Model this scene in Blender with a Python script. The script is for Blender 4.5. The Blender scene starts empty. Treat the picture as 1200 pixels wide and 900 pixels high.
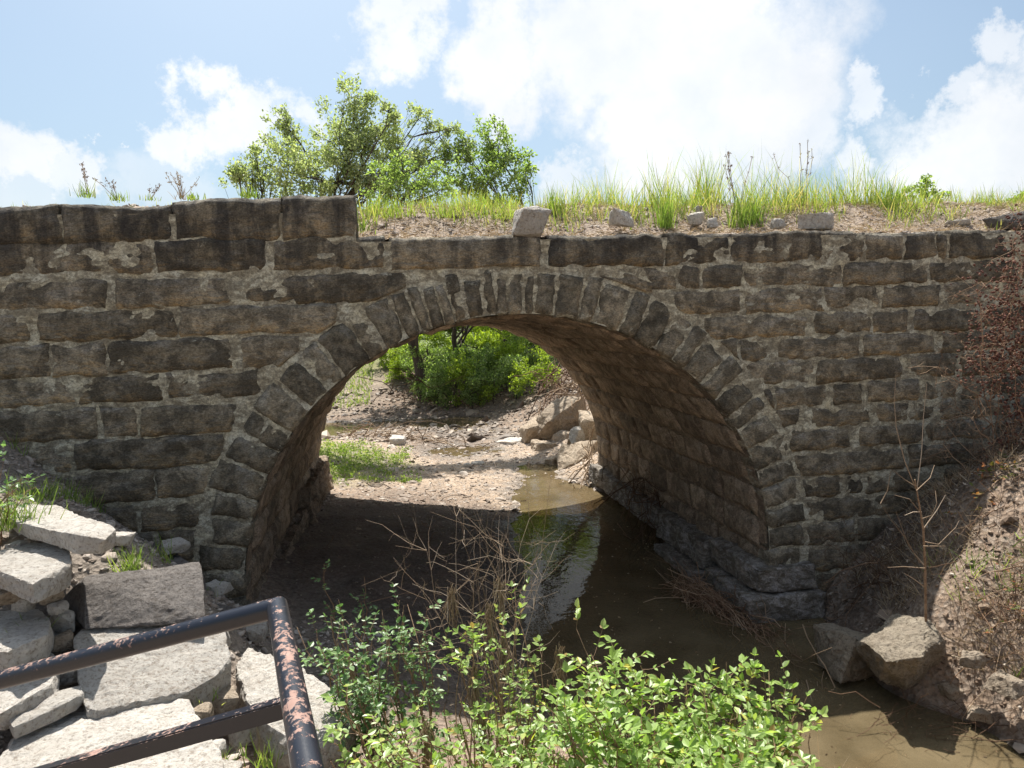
import bpy, bmesh, math, random
import numpy as np
from mathutils import Vector, Matrix, noise
from math import radians, sin, cos, pi, sqrt
random.seed(7); rng = np.random.default_rng(7)
scene = bpy.context.scene
col = scene.collection

# ------------------------------------------------------------------ camera
CF, CP, CY, CR = 819.7, 0.0785, 0.1616, -0.0351
CAM = np.array([0, -6.375, 2.95])
def ray(px, py):
    x = (px-600)/CF; y = -(py-450)/CF
    x, y = x*cos(CR)-y*sin(CR), x*sin(CR)+y*cos(CR)
    Y = cos(CP)+y*sin(CP); Z = -sin(CP)+y*cos(CP)
    return np.array([x*cos(CY)+Y*sin(CY), -x*sin(CY)+Y*cos(CY), Z])
def atY(px, py, Y):
    r = ray(px, py); return CAM+r*(Y-CAM[1])/r[1]
def atZ(px, py, Z):
    r = ray(px, py); return CAM+r*(Z-CAM[2])/r[2]
FWD = ray(600, 450)
def atD(px, py, d):
    r = ray(px, py); return CAM+r*d/np.dot(r, FWD)
cd = bpy.data.cameras.new('camera'); cam = bpy.data.objects.new('camera', cd); col.objects.link(cam)
rt = ray(601, 450)-FWD; up = FWD-ray(600, 451); rt /= np.linalg.norm(rt); up /= np.linalg.norm(up)
M = Matrix.Identity(4)
for i in range(3):
    M[i][0] = rt[i]; M[i][1] = up[i]; M[i][2] = -FWD[i]; M[i][3] = CAM[i]
cam.matrix_world = M
cd.sensor_width = 36; cd.lens = CF/1200*36; cd.clip_end = 3000; cd.clip_start = .05
scene.camera = cam

# ------------------------------------------------------------------ light
SUN_EL, SUN_AZ = radians(64), radians(-4)      # azimuth from +Y (behind the bridge), positive to +X
S = Vector((cos(SUN_EL)*sin(SUN_AZ), cos(SUN_EL)*cos(SUN_AZ), sin(SUN_EL)))
sd = bpy.data.lights.new('sun', 'SUN'); sd.energy = 5.0; sd.angle = radians(.53); sd.color = (1, .95, .87)
so = bpy.data.objects.new('sun', sd); col.objects.link(so); so.rotation_euler = S.to_track_quat('Z', 'Y').to_euler()
scene.view_settings.view_transform = 'Standard'; scene.view_settings.look = 'None'
scene.view_settings.exposure = 0.92; scene.view_settings.gamma = 1
world = bpy.data.worlds.new('World'); scene.world = world; world.use_nodes = True
nt = world.node_tree; nt.nodes.clear()
def N(nt, t, **k):
    n = nt.nodes.new(t)
    for a, b in k.items():
        if a.startswith('i_'):
            key = a[2:]; key = int(key) if key.isdigit() else key.replace('_', ' ')
            n.inputs[key].default_value = b
        else: setattr(n, a, b)
    return n
def L(nt, a, b): nt.links.new(a, b)
wo = N(nt, 'ShaderNodeOutputWorld'); bg = N(nt, 'ShaderNodeBackground', i_Strength=.08)
sky = N(nt, 'ShaderNodeTexSky', sky_type='NISHITA', sun_disc=False, sun_elevation=SUN_EL, sun_rotation=SUN_AZ, dust_density=3.2, air_density=1.0, ozone_density=.55)
tc = N(nt, 'ShaderNodeTexCoord')
nz = N(nt, 'ShaderNodeTexNoise', i_Scale=8, i_Detail=10, i_Roughness=.66)
L(nt, tc.outputs['Generated'], nz.inputs['Vector'])
dm = N(nt, 'ShaderNodeVectorMath', operation='MULTIPLY_ADD'); dm.inputs[1].default_value = (.25,)*3
sb = N(nt, 'ShaderNodeVectorMath', operation='SUBTRACT'); sb.inputs[1].default_value = (.5,)*3
L(nt, nz.outputs['Color'], sb.inputs[0]); L(nt, sb.outputs[0], dm.inputs[0]); L(nt, tc.outputs['Generated'], dm.inputs[2])
blobs = [(830,80,150,1),(720,50,110,1),(590,75,75,1),(470,25,55,.95),(900,150,75,.9),(780,160,95,.95),(850,215,60,.6),(30,168,46,.95),(90,180,32,.8),(-20,170,50,.9),(232,150,40,1),(285,142,42,1),(340,132,38,.9),(130,132,13,.8),(160,148,10,.7),
         (1020,118,36,.8),(1150,175,85,1),(1180,235,60,.8),(1130,95,32,.8),(1195,45,32,.8),(1000,205,40,.8),(665,205,36,.75),(20,230,60,.5),(200,220,70,.45),(1290,130,90,1)]
acc = None
def addblob(c, r, w):
    global acc
    d = N(nt, 'ShaderNodeVectorMath', operation='DISTANCE'); d.inputs[1].default_value = c
    L(nt, dm.outputs[0], d.inputs[0])
    m = N(nt, 'ShaderNodeMapRange', interpolation_type='SMOOTHSTEP')
    m.inputs[1].default_value = r*1.12; m.inputs[2].default_value = r*.5; m.inputs[3].default_value = 0; m.inputs[4].default_value = w
    L(nt, d.outputs['Value'], m.inputs[0])
    if acc is None: acc = m.outputs[0]
    else:
        x = N(nt, 'ShaderNodeMath', operation='MAXIMUM'); L(nt, acc, x.inputs[0]); L(nt, m.outputs[0], x.inputs[1]); acc = x.outputs[0]
for px, py, r, w in blobs:
    v = ray(px, py); v /= np.linalg.norm(v); addblob(tuple(v), r/CF, w)
rb = random.Random(5)
for k in range(16):
    a = radians(rb.uniform(60, 330)); e = radians(rb.uniform(8, 65))
    addblob((sin(a)*cos(e), cos(a)*cos(e), sin(e)), rb.uniform(.12, .3), 1)
n2 = N(nt, 'ShaderNodeTexNoise', i_Scale=9, i_Detail=8, i_Roughness=.6); L(nt, tc.outputs['Generated'], n2.inputs['Vector'])
cm = N(nt, 'ShaderNodeMapRange'); cm.inputs[1].default_value = .3; cm.inputs[2].default_value = .75; cm.inputs[3].default_value = .72; cm.inputs[4].default_value = 1.1
L(nt, n2.outputs['Fac'], cm.inputs[0])
mul = N(nt, 'ShaderNodeMath', operation='MULTIPLY'); L(nt, acc, mul.inputs[0]); L(nt, cm.outputs[0], mul.inputs[1])
veil = N(nt, 'ShaderNodeMath', operation='MAXIMUM'); veil.inputs[1].default_value = .08; L(nt, mul.outputs[0], veil.inputs[0])
ccol = N(nt, 'ShaderNodeMixRGB'); ccol.inputs[1].default_value = (6.0, 6.2, 6.5, 1); ccol.inputs[2].default_value = (7.3, 7.35, 7.4, 1)
cr = N(nt, 'ShaderNodeMapRange'); cr.inputs[1].default_value = .35; cr.inputs[2].default_value = .62
n3 = N(nt, 'ShaderNodeTexNoise', i_Scale=4, i_Detail=5); L(nt, tc.outputs['Generated'], n3.inputs['Vector'])
L(nt, n3.outputs['Fac'], cr.inputs[0]); L(nt, cr.outputs[0], ccol.inputs[0])
mx = N(nt, 'ShaderNodeMixRGB'); L(nt, veil.outputs[0], mx.inputs[0]); tn = N(nt, 'ShaderNodeMixRGB', blend_type='MULTIPLY', i_0=1); tn.inputs[2].default_value = (.82, .95, .97, 1); L(nt, sky.outputs[0], tn.inputs[1]); L(nt, tn.outputs[0], mx.inputs[1]); L(nt, ccol.outputs[0], mx.inputs[2])
L(nt, mx.outputs[0], bg.inputs['Color']); L(nt, bg.outputs[0], wo.inputs[0])

# ------------------------------------------------------------------ materials
def mat(name):
    m = bpy.data.materials.new(name); m.use_nodes = True; t = m.node_tree
    b = t.nodes['Principled BSDF']; return m, t, b
def ramp(t, fac, stops, interp='LINEAR'):
    r = N(t, 'ShaderNodeValToRGB'); r.color_ramp.interpolation = interp
    e = r.color_ramp.elements
    while len(e) < len(stops): e.new(.5)
    for i, (p, c) in enumerate(stops):
        e[i].position = p; e[i].color = (c[0], c[1], c[2], 1) if hasattr(c, '__len__') else (c, c, c, 1)
    L(t, fac, r.inputs[0]); return r.outputs[0]
def geo(t): return N(t, 'ShaderNodeNewGeometry')
def noisen(t, vec, sc, det=6, rough=.6, dist=0):
    n = N(t, 'ShaderNodeTexNoise', i_Scale=sc, i_Detail=det, i_Roughness=rough, i_Distortion=dist); L(t, vec, n.inputs['Vector']); return n.outputs['Fac']
def scaled(t, vec, s):
    m = N(t, 'ShaderNodeMapping'); m.inputs['Scale'].default_value = s; L(t, vec, m.inputs[0]); return m.outputs[0]
def mix(t, f, a, b, mode='MIX'):
    m = N(t, 'ShaderNodeMixRGB', blend_type=mode)
    for i, v in ((0, f), (1, a), (2, b)):
        if isinstance(v, (int, float)): m.inputs[i].default_value = v if i == 0 else (v, v, v, 1)
        elif isinstance(v, tuple): m.inputs[i].default_value = (*v, 1)
        else: L(t, v, m.inputs[i])
    return m.outputs[0]
def math2(t, op, a, b):
    m = N(t, 'ShaderNodeMath', operation=op)
    for i, v in ((0, a), (1, b)):
        if isinstance(v, (int, float)): m.inputs[i].default_value = v
        else: L(t, v, m.inputs[i])
    return m.outputs[0]
def bump(t, b, h, st, dist, prev=None):
    n = N(t, 'ShaderNodeBump', i_Strength=st, i_Distance=dist); L(t, h, n.inputs['Height'])
    if prev is not None: L(t, prev, n.inputs['Normal'])
    if b is not None: L(t, n.outputs[0], b.inputs['Normal'])
    return n.outputs[0]

def stone_mat(name, dark, mid, ochre, blue, rough=.9, ochre_amt=.7, aniso=(1, 1, 3.2), smear=.27, streak=1.0):
    m, t, b = mat(name); g = geo(t); P = g.outputs['Position']
    oi = N(t, 'ShaderNodeObjectInfo'); tcn = N(t, 'ShaderNodeTexCoord')
    sep = N(t, 'ShaderNodeSeparateXYZ'); L(t, tcn.outputs['Generated'], sep.inputs[0])
    Ps = scaled(t, P, aniso)
    nA = noisen(t, Ps, 3.2, 8, .7, .6); nB = noisen(t, P, 17, 8, .72); nC = noisen(t, Ps, 7, 6, .65, 1.2); nD = noisen(t, P, 1.1, 4)
    c = ramp(t, nB, [(.3, dark), (.62, mid)])
    # rust staining where rain does not wash: low on each stone, patchy
    lo = N(t, 'ShaderNodeMapRange'); lo.inputs[1].default_value = .75; lo.inputs[2].default_value = .1; L(t, sep.outputs['Z'], lo.inputs[0])
    om = math2(t, 'MULTIPLY', lo.outputs[0], ramp(t, nC, [(.44, 0), (.6, 1)]))
    c = mix(t, math2(t, 'MULTIPLY', om, ochre_amt), c, ochre)
    bm = math2(t, 'MULTIPLY', sep.outputs['Z'], ramp(t, nA, [(.5, 0), (.66, .75)]))
    c = mix(t, bm, c, blue)
    c = mix(t, ramp(t, noisen(t, P, 5, 6, .7, .5), [(.42, .75), (.56, 0)]), c, (dark[0]*.6, dark[1]*.6, dark[2]*.6))
    hs = N(t, 'ShaderNodeHueSaturation'); L(t, c, hs.inputs['Color'])
    vr = N(t, 'ShaderNodeMapRange'); vr.inputs[3].default_value = .7; vr.inputs[4].default_value = 1.35; L(t, oi.outputs['Random'], vr.inputs[0])
    L(t, vr.outputs[0], hs.inputs['Value'])
    # mortar smeared over the stone edges, thicker at the joints
    def edge(o):
        a_ = math2(t, 'ABSOLUTE', math2(t, 'SUBTRACT', o, .5), 0); return a_
    eg = math2(t, 'MAXIMUM', math2(t, 'MULTIPLY', edge(sep.outputs['X']), .86), edge(sep.outputs['Z']))
    smn = noisen(t, scaled(t, P, (1, 1, 1.6)), 6.5, 9, .72, .5)
    sm = ramp(t, math2(t, 'ADD', math2(t, 'MULTIPLY', eg, smear), smn), [(.72, 0), (.76, 1)])
    hsm = mix(t, math2(t, 'MULTIPLY', sm, .8), hs.outputs[0], mix(t, noisen(t, P, 30, 5), (.29, .265, .2), (.6, .575, .48)))
    # black weather streaks running down from the coping
    spz = N(t, 'ShaderNodeSeparateXYZ'); L(t, P, spz.inputs[0])
    zt = N(t, 'ShaderNodeMapRange'); zt.inputs[1].default_value = 3.15; zt.inputs[2].default_value = 3.75; L(t, spz.outputs['Z'], zt.inputs[0])
    stn = ramp(t, noisen(t, scaled(t, P, (1, 1, .12)), 5.5, 7, .7), [(.42, .75), (.58, 0)])
    hsm = mix(t, math2(t, 'MULTIPLY', math2(t, 'MULTIPLY', zt.outputs[0], stn), streak), hsm, (.035, .033, .034))
    gr = ramp(t, noisen(t, scaled(t, P, (1, 1, 1.8)), 55, 6, .8), [(.36, .45), (.62, 1.35)])
    hsm = mix(t, 1, hsm, gr, 'MULTIPLY')
    # pale lime specks
    sp = ramp(t, noisen(t, P, 38, 3, .8), [(.68, 0), (.76, .55)])
    c2 = mix(t, sp, hsm, (.36, .33, .29))
    L(t, c2, b.inputs['Base Color']); b.inputs['Roughness'].default_value = rough
    b.inputs['Specular IOR Level'].default_value = .25
    h = math2(t, 'ADD', math2(t, 'MULTIPLY', nC, .8), math2(t, 'MULTIPLY', nB, .5))
    n1 = bump(t, None, h, .9, .05); bump(t, b, noisen(t, P, 70, 6, .75), .7, .012, n1)
    return m
M_STONE = stone_mat('weathered_limestone', (.12, .104, .08), (.33, .285, .21), (.40, .265, .12), (.34, .335, .32))
M_VOUS = stone_mat('arch_limestone', (.11, .097, .074), (.31, .27, .2), (.36, .25, .13), (.34, .335, .31), ochre_amt=.35, aniso=(1.5, 1.5, 1.5), smear=.38, streak=.5)
M_BARREL = stone_mat('barrel_limestone', (.23, .175, .125), (.46, .36, .265), (.43, .29, .175), (.40, .35, .29), ochre_amt=.5, aniso=(1, 1, 2), smear=.15, streak=0)
def mortar_mat(name, a, bcol, stain):
    m, t, b = mat(name); P = geo(t).outputs['Position']
    n1 = noisen(t, P, 4, 8, .7, .4); n2 = noisen(t, P, 26, 6, .75)
    c = mix(t, ramp(t, n1, [(.36, 0), (.64, 1)]), a, bcol)
    c = mix(t, ramp(t, noisen(t, scaled(t, P, (1, 1, 2)), 6, 8, .75, .8), [(.43, 0), (.55, .9)]), c, stain)
    c = mix(t, ramp(t, n2, [(.38, .6), (.56, 0)]), c, (.1, .085, .065))
    c = mix(t, 1, c, ramp(t, noisen(t, P, 60, 6, .8), [(.36, .6), (.62, 1.3)]), 'MULTIPLY')
    L(t, c, b.inputs['Base Color']); b.inputs['Roughness'].default_value = .95
    k = bump(t, None, n1, .5, .06); bump(t, b, n2, .8, .02, k)
    return m
M_MORTAR = mortar_mat('lime_mortar', (.56, .55, .46), (.56, .505, .36), (.22, .19, .135))
M_BMORTAR = mortar_mat('barrel_mortar', (.3, .22, .15), (.36, .27, .19), (.13, .09, .06))

def rock_mat(name, a, bcol, stain, st=.45):
    m, t, b = mat(name); P = geo(t).outputs['Position']; oi = N(t, 'ShaderNodeObjectInfo')
    n1 = noisen(t, P, 5, 9, .65, .3); n2 = noisen(t, P, 45, 7, .75); n3 = noisen(t, P, 11, 8, .7, 1.5)
    c = mix(t, ramp(t, n1, [(.35, 0), (.65, 1)]), a, bcol)
    c = mix(t, ramp(t, n3, [(.5, 0), (.66, st)]), c, stain)
    c = mix(t, ramp(t, n2, [(.36, .75), (.5, 0)]), c, (stain[0]*.7, stain[1]*.65, stain[2]*.6))
    vo = N(t, 'ShaderNodeTexVoronoi', i_Scale=60); L(t, P, vo.inputs['Vector'])
    pit = ramp(t, vo.outputs['Distance'], [(.08, 0), (.22, 1)])
    hs = N(t, 'ShaderNodeHueSaturation'); L(t, c, hs.inputs['Color'])
    vr = N(t, 'ShaderNodeMapRange'); vr.inputs[3].default_value = .82; vr.inputs[4].default_value = 1.12; L(t, oi.outputs['Random'], vr.inputs[0]); L(t, vr.outputs[0], hs.inputs['Value'])
    L(t, hs.outputs[0], b.inputs['Base Color']); b.inputs['Roughness'].default_value = .92; b.inputs['Specular IOR Level'].default_value = .3
    k = bump(t, None, n3, .7, .05); k = bump(t, None, n2, .95, .022, k); bump(t, b, pit, .4, .008, k)
    return m
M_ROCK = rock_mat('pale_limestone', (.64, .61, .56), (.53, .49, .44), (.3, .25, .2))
M_ROCKD = rock_mat('shade_grey_limestone', (.17, .155, .145), (.22, .2, .185), (.09, .075, .065), .6)  # darker rock: half-shade on the standing block and slabs is put into its colour
M_ROCKB = rock_mat('tan_limestone', (.46, .385, .3), (.36, .29, .215), (.18, .13, .09), .6)
M_ROCKW = rock_mat('muddy_sandstone', (.33, .285, .22), (.25, .21, .16), (.12, .095, .065), .6)

def ground_mat():
    m, t, b = mat('creek_ground'); P = geo(t).outputs['Position']
    at = N(t, 'ShaderNodeAttribute', attribute_name='Col')
    n1 = noisen(t, P, 2.5, 9, .7); n2 = noisen(t, P, 30, 8, .75)
    vo = N(t, 'ShaderNodeTexVoronoi', i_Scale=26); L(t, P, vo.inputs['Vector'])
    v2 = N(t, 'ShaderNodeTexVoronoi', i_Scale=9); L(t, P, v2.inputs['Vector'])
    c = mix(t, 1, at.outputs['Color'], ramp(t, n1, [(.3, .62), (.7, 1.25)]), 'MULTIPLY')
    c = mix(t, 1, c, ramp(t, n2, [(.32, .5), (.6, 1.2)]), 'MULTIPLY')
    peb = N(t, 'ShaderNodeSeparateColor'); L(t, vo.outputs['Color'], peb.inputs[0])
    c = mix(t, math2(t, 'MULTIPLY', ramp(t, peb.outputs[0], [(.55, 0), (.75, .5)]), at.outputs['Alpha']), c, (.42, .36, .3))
    sx = N(t, 'ShaderNodeSeparateXYZ'); L(t, P, sx.inputs[0])
    wet = N(t, 'ShaderNodeMapRange'); wet.inputs[1].default_value = .0; wet.inputs[2].default_value = .07; wet.inputs[3].default_value = .42; wet.inputs[4].default_value = 1
    wz = math2(t, 'ADD', sx.outputs['Z'], math2(t, 'MULTIPLY', math2(t, 'SUBTRACT', n1, .5), .15)); L(t, wz, wet.inputs[0])
    c = mix(t, 1, c, wet.outputs[0], 'MULTIPLY')
    L(t, c, b.inputs['Base Color'])
    ro = N(t, 'ShaderNodeMapRange'); ro.inputs[1].default_value = 0; ro.inputs[2].default_value = .06; ro.inputs[3].default_value = .35; ro.inputs[4].default_value = .95; L(t, wz, ro.inputs[0]); L(t, ro.outputs[0], b.inputs['Roughness'])
    k = bump(t, None, n2, .8, .03); k = bump(t, None, vo.outputs['Distance'], .6, .03, k); bump(t, b, v2.outputs['Distance'], .4, .05, k)
    return m
M_GROUND = ground_mat()
def island_mat(name, stops, rough=.7, trans=0, tcol=None, spec=.3, bumpy=False):
    m, t, b = mat(name); g = geo(t)
    c = ramp(t, g.outputs['Random Per Island'], stops)
    if trans: c = mix(t, 1, c, ramp(t, noisen(t, g.outputs['Position'], 35, 4), [(.3, .72), (.7, 1.2)]), 'MULTIPLY')
    L(t, c, b.inputs['Base Color']); b.inputs['Roughness'].default_value = rough; b.inputs['Specular IOR Level'].default_value = spec
    if bumpy: bump(t, b, noisen(t, g.outputs['Position'], 60, 5, .7), .6, .01)
    if trans:
        tr = N(t, 'ShaderNodeBsdfTranslucent'); c2 = mix(t, 1, c, tcol, 'MULTIPLY'); L(t, c2, tr.inputs['Color'])
        ms = N(t, 'ShaderNodeMixShader', i_0=trans); L(t, b.outputs[0], ms.inputs[1]); L(t, tr.outputs[0], ms.inputs[2])
        L(t, ms.outputs[0], t.nodes['Material Output'].inputs[0])
    return m
M_LEAFB = island_mat('bright_shrub_leaf', [(0, (.15, .23, .055)), (.4, (.25, .36, .1)), (.8, (.34, .45, .16)), (.93, (.42, .48, .16)), (.965, (.5, .46, .06)), (.985, (.3, .2, .1))], .4, .42, (1.5, 1.7, .7), .5)
M_LEAFD = island_mat('dark_shrub_leaf', [(0, (.08, .15, .055)), (.6, (.15, .25, .1)), (1, (.24, .34, .15))], .42, .3, (1.5, 1.8, .8), .5)
M_LEAFO = island_mat('olive_tree_leaf', [(0, (.2, .25, .14)), (.5, (.3, .35, .21)), (1, (.42, .46, .31))], .5, .5, (1.5, 1.6, .7), .35)
M_LEAFG = island_mat('green_tree_leaf', [(0, (.12, .17, .07)), (.5, (.23, .29, .12)), (1, (.38, .44, .22))], .5, .48, (1.5, 1.8, .6), .35)
M_LEAFY = island_mat('sunny_thicket_leaf', [(0, (.14, .2, .03)), (.5, (.25, .34, .05)), (1, (.38, .45, .09))], .5, .45, (1.6, 1.7, .6), .3)
M_LEAFR = island_mat('turning_weed_leaf', [(0, (.08, .12, .03)), (.4, (.17, .18, .05)), (.7, (.3, .13, .06)), (1, (.35, .17, .1))], .5, .35, (1.5, 1.3, .8), .3)
M_GRASS = island_mat('verge_grass', [(0, (.15, .24, .045)), (.5, (.26, .35, .08)), (.78, (.38, .4, .13)), (1, (.5, .42, .24))], .6, .5, (1.5, 1.5, .8), .25)
M_GRASSG = island_mat('green_grass', [(0, (.12, .19, .04)), (.6, (.24, .34, .09)), (1, (.42, .42, .2))], .6, .4, (1.5, 1.6, .7), .25)
M_STRAW = island_mat('dry_straw', [(0, (.22, .15, .09)), (.5, (.36, .28, .18)), (1, (.5, .42, .31))], .8, .2, (1.2, 1.1, .9), .2)
M_SEED = island_mat('dry_seed_head', [(0, (.05, .02, .016)), (.6, (.13, .055, .04)), (1, (.26, .15, .1))], .8, spec=.2)
M_TWIG = island_mat('dead_twig', [(0, (.17, .12, .08)), (.6, (.3, .22, .15)), (1, (.42, .34, .26))], .85, spec=.2)
M_ROOT = island_mat('root_debris', [(0, (.07, .04, .025)), (.6, (.13, .08, .05)), (1, (.22, .14, .09))], .9, spec=.15)
M_ROOTL = island_mat('tan_root_debris', [(0, (.14, .08, .05)), (.6, (.26, .165, .105)), (1, (.42, .31, .21))], .9, spec=.15)
M_GRAVEL = island_mat('loose_gravel', [(0, (.2, .16, .13)), (.5, (.32, .27, .23)), (1, (.46, .41, .36))], .95, spec=.25, bumpy=True)
M_CLOD = island_mat('bank_clods', [(0, (.11, .08, .06)), (.55, (.2, .145, .105)), (.85, (.3, .235, .18)), (1, (.45, .4, .34))], .95, spec=.2, bumpy=True)
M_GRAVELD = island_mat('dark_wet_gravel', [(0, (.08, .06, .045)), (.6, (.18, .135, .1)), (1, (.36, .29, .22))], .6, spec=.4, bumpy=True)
def bark_mat():
    m, t, b = mat('dark_bark'); P = geo(t).outputs['Position']; n = noisen(t, scaled(t, P, (1, 1, .25)), 22, 7, .7)
    L(t, ramp(t, n, [(.3, (.03, .022, .017)), (.65, (.11, .085, .065))]), b.inputs['Base Color']); b.inputs['Roughness'].default_value = .95
    bump(t, b, n, .8, .04); return m
M_BARK = bark_mat()
def sap_mat():
    m, t, b = mat('sapling_bark'); P = geo(t).outputs['Position']; n = noisen(t, P, 60, 4)
    L(t, ramp(t, n, [(.3, (.13, .065, .03)), (.65, (.3, .2, .12))]), b.inputs['Base Color']); b.inputs['Roughness'].default_value = .7; return m
M_SAP = sap_mat()
def water_mat():
    m, t, b = mat('creek_water'); P = geo(t).outputs['Position']
    b.inputs['Base Color'].default_value = (.22, .175, .1, 1); b.inputs['Roughness'].default_value = .025; b.inputs['IOR'].default_value = 1.33
    L(t, ramp(t, noisen(t, P, 1.6, 5), [(.35, (.13, .1, .055)), (.65, (.23, .18, .105))]), b.inputs['Base Color'])
    n = bump(t, b, noisen(t, scaled(t, P, (1, .55, 1)), 9, 3, .5), .12, .03)
    tr = N(t, 'ShaderNodeBsdfTransparent'); tr.inputs[0].default_value = (.72, .6, .4, 1)
    fr = N(t, 'ShaderNodeFresnel', i_IOR=1.33); L(t, n, fr.inputs['Normal'])
    f = math2(t, 'MAXIMUM', fr.outputs[0], .55)
    ms = N(t, 'ShaderNodeMixShader'); L(t, f, ms.inputs[0]); L(t, tr.outputs[0], ms.inputs[1]); L(t, b.outputs[0], ms.inputs[2])
    L(t, ms.outputs[0], t.nodes['Material Output'].inputs[0]); return m
M_WATER = water_mat()
def paint_mat():
    m, t, b = mat('chipped_black_paint'); g = geo(t); P = g.outputs['Position']
    sn = N(t, 'ShaderNodeSeparateXYZ'); L(t, g.outputs['Normal'], sn.inputs[0])
    n = noisen(t, P, 62, 9, .76, .3); n2 = noisen(t, P, 6, 3)
    k = math2(t, 'ADD', math2(t, 'MULTIPLY', n, .75), math2(t, 'MULTIPLY', n2, .35))
    k = math2(t, 'ADD', k, math2(t, 'MULTIPLY', sn.outputs['Z'], .1))   # sun-weathered on the side that faces up
    f = ramp(t, k, [(.683, 0), (.695, 1)])
    c = mix(t, f, (.012, .014, .022), mix(t, noisen(t, P, 60, 4), (.2, .1, .075), (.36, .25, .21)))
    L(t, c, b.inputs['Base Color']); L(t, mix(t, f, .28, .85), b.inputs['Roughness'])
    k2 = bump(t, None, f, .5, -.001); bump(t, b, n, .15, .004, k2); return m
M_PAINT = paint_mat()

# ------------------------------------------------------------------ mesh helpers
class MB:
    def __init__(s): s.v = []; s.f = {}; s.n = 0
    def add(s, v, f):
        v = np.asarray(v, float).reshape(-1, 3)
        if isinstance(f, dict):
            for k, a in f.items(): s.f.setdefault(k, []).append(np.asarray(a, int)+s.n)
        else:
            for x in (f if isinstance(f, list) else [f]):
                a = np.asarray(x, int)
                if a.ndim == 1: a = a[None]
                s.f.setdefault(a.shape[1], []).append(a+s.n)
        s.v.append(v); s.n += len(v)
    def mesh(s, name, m, smooth=True, origin=(0, 0, 0), normalize=None):
        me = bpy.data.meshes.new(name); V = np.concatenate(s.v)-np.array(origin)
        me.vertices.add(len(V)); me.vertices.foreach_set('co', V.ravel())
        idx = []; tot = []
        for k, l in s.f.items():
            a = np.concatenate(l); idx.append(a.ravel()); tot.append(np.full(len(a), k))
        idx = np.concatenate(idx); tot = np.concatenate(tot)
        me.loops.add(len(idx)); me.loops.foreach_set('vertex_index', idx)
        me.polygons.add(len(tot)); st = np.concatenate([[0], np.cumsum(tot)[:-1]])
        me.polygons.foreach_set('loop_start', st); me.polygons.foreach_set('use_smooth', np.full(len(tot), smooth))
        me.update(calc_edges=True); me.validate(); me.materials.append(m)
        return me
def link(name, me, parent=None, loc=(0, 0, 0)):
    o = bpy.data.objects.new(name, me); col.objects.link(o)
    o.location = Vector([float(c) for c in loc])
    if parent is not None:
        o.parent = parent; o.location = Vector([float(c) for c in loc])-parent.location
    return o
def put(mb, name, m, parent=None, origin=None, smooth=True):
    V = np.concatenate(mb.v)
    if origin is None: origin = V.mean(axis=0)
    return link(name, mb.mesh(name, m, smooth, origin), parent, origin)
def tag(o, label=None, cat=None, group=None, kind=None):
    if label: o['label'] = label
    if cat: o['category'] = cat
    if group: o['group'] = group
    if kind: o['kind'] = kind
    return o
def thing(name, loc, label, cat, group=None):
    o = bpy.data.objects.new(name, None); col.objects.link(o); o.location = Vector([float(c) for c in loc]); o.empty_display_size = .1
    return tag(o, label, cat, group)
def fbm(p, o=4):
    return noise.fractal(Vector(p), 1.0, 2.0, o)
def tube(mb, pts, rad, n=5):
    pts = np.asarray(pts, float); k = len(pts)
    rad = np.full(k, rad) if np.isscalar(rad) else np.asarray(rad, float)
    d = np.gradient(pts, axis=0); d /= np.linalg.norm(d, axis=1)[:, None]+1e-9
    a = np.cross(d, [0.12, .31, .94]); a /= np.linalg.norm(a, axis=1)[:, None]+1e-9; b = np.cross(d, a)
    ang = np.arange(n)*2*pi/n
    V = pts[:, None]+rad[:, None, None]*(a[:, None]*np.cos(ang)[None, :, None]+b[:, None]*np.sin(ang)[None, :, None])
    i = np.arange(k-1)[:, None]*n; j = np.arange(n)[None]; j2 = (j+1) % n
    F = np.stack([i+j, i+j2, i+n+j2, i+n+j], -1).reshape(-1, 4)
    mb.add(V.reshape(-1, 3), F)
    mb.add(V[-1], [np.arange(n)]) if n < 6 else mb.add(V[-1], [np.arange(n)])
def bend(a, b, k=6, amp=.1, sag=0, r=None):
    r = r or rng; a = np.array(a, float); b = np.array(b, float); t = np.linspace(0, 1, k)[:, None]
    p = a+(b-a)*t; ln = np.linalg.norm(b-a)
    off = np.cumsum(r.normal(0, 1, (k, 3)), axis=0); off -= off[0]; off -= t*off[-1]
    p = p+off*amp*ln/k**.5; p[:, 2] += sag*ln*np.sin(t[:, 0]*pi); return p
def rotmats(dirs, roll):
    d = dirs/(np.linalg.norm(dirs, axis=1)[:, None]+1e-9)
    a = np.cross(d, np.tile([0, 0, 1.], (len(d), 1))+1e-4); a /= np.linalg.norm(a, axis=1)[:, None]+1e-9; b = np.cross(a, d)
    c, s = np.cos(roll)[:, None], np.sin(roll)[:, None]
    x = a*c+b*s; z = -a*s+b*c
    return np.stack([x, d, z], -1)      # columns: width, length, normal
LEAF = np.array([[0, 0, 0], [-.27, .3, .07], [-.24, .66, .06], [0, 1, -.06], [.24, .66, .06], [.27, .3, .07]])
LEAF_F = np.array([[0, 1, 2, 3], [0, 3, 4, 5]])
SLIM = LEAF*np.array([.55, 1, 1])
def inst(mb, tv, tf, pos, R, sc):
    n = len(pos); sc = np.broadcast_to(np.asarray(sc, float).reshape(n, -1), (n, 3))
    V = np.einsum('nij,nkj->nki', R, tv[None]*sc[:, None])+pos[:, None]
    off = (np.arange(n)*len(tv))[:, None, None]
    if isinstance(tf, dict): mb.add(V.reshape(-1, 3), {k: (a[None]+off).reshape(-1, k) for k, a in tf.items()})
    else: mb.add(V.reshape(-1, 3), (tf[None]+off).reshape(-1, tf.shape[1]))
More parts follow.
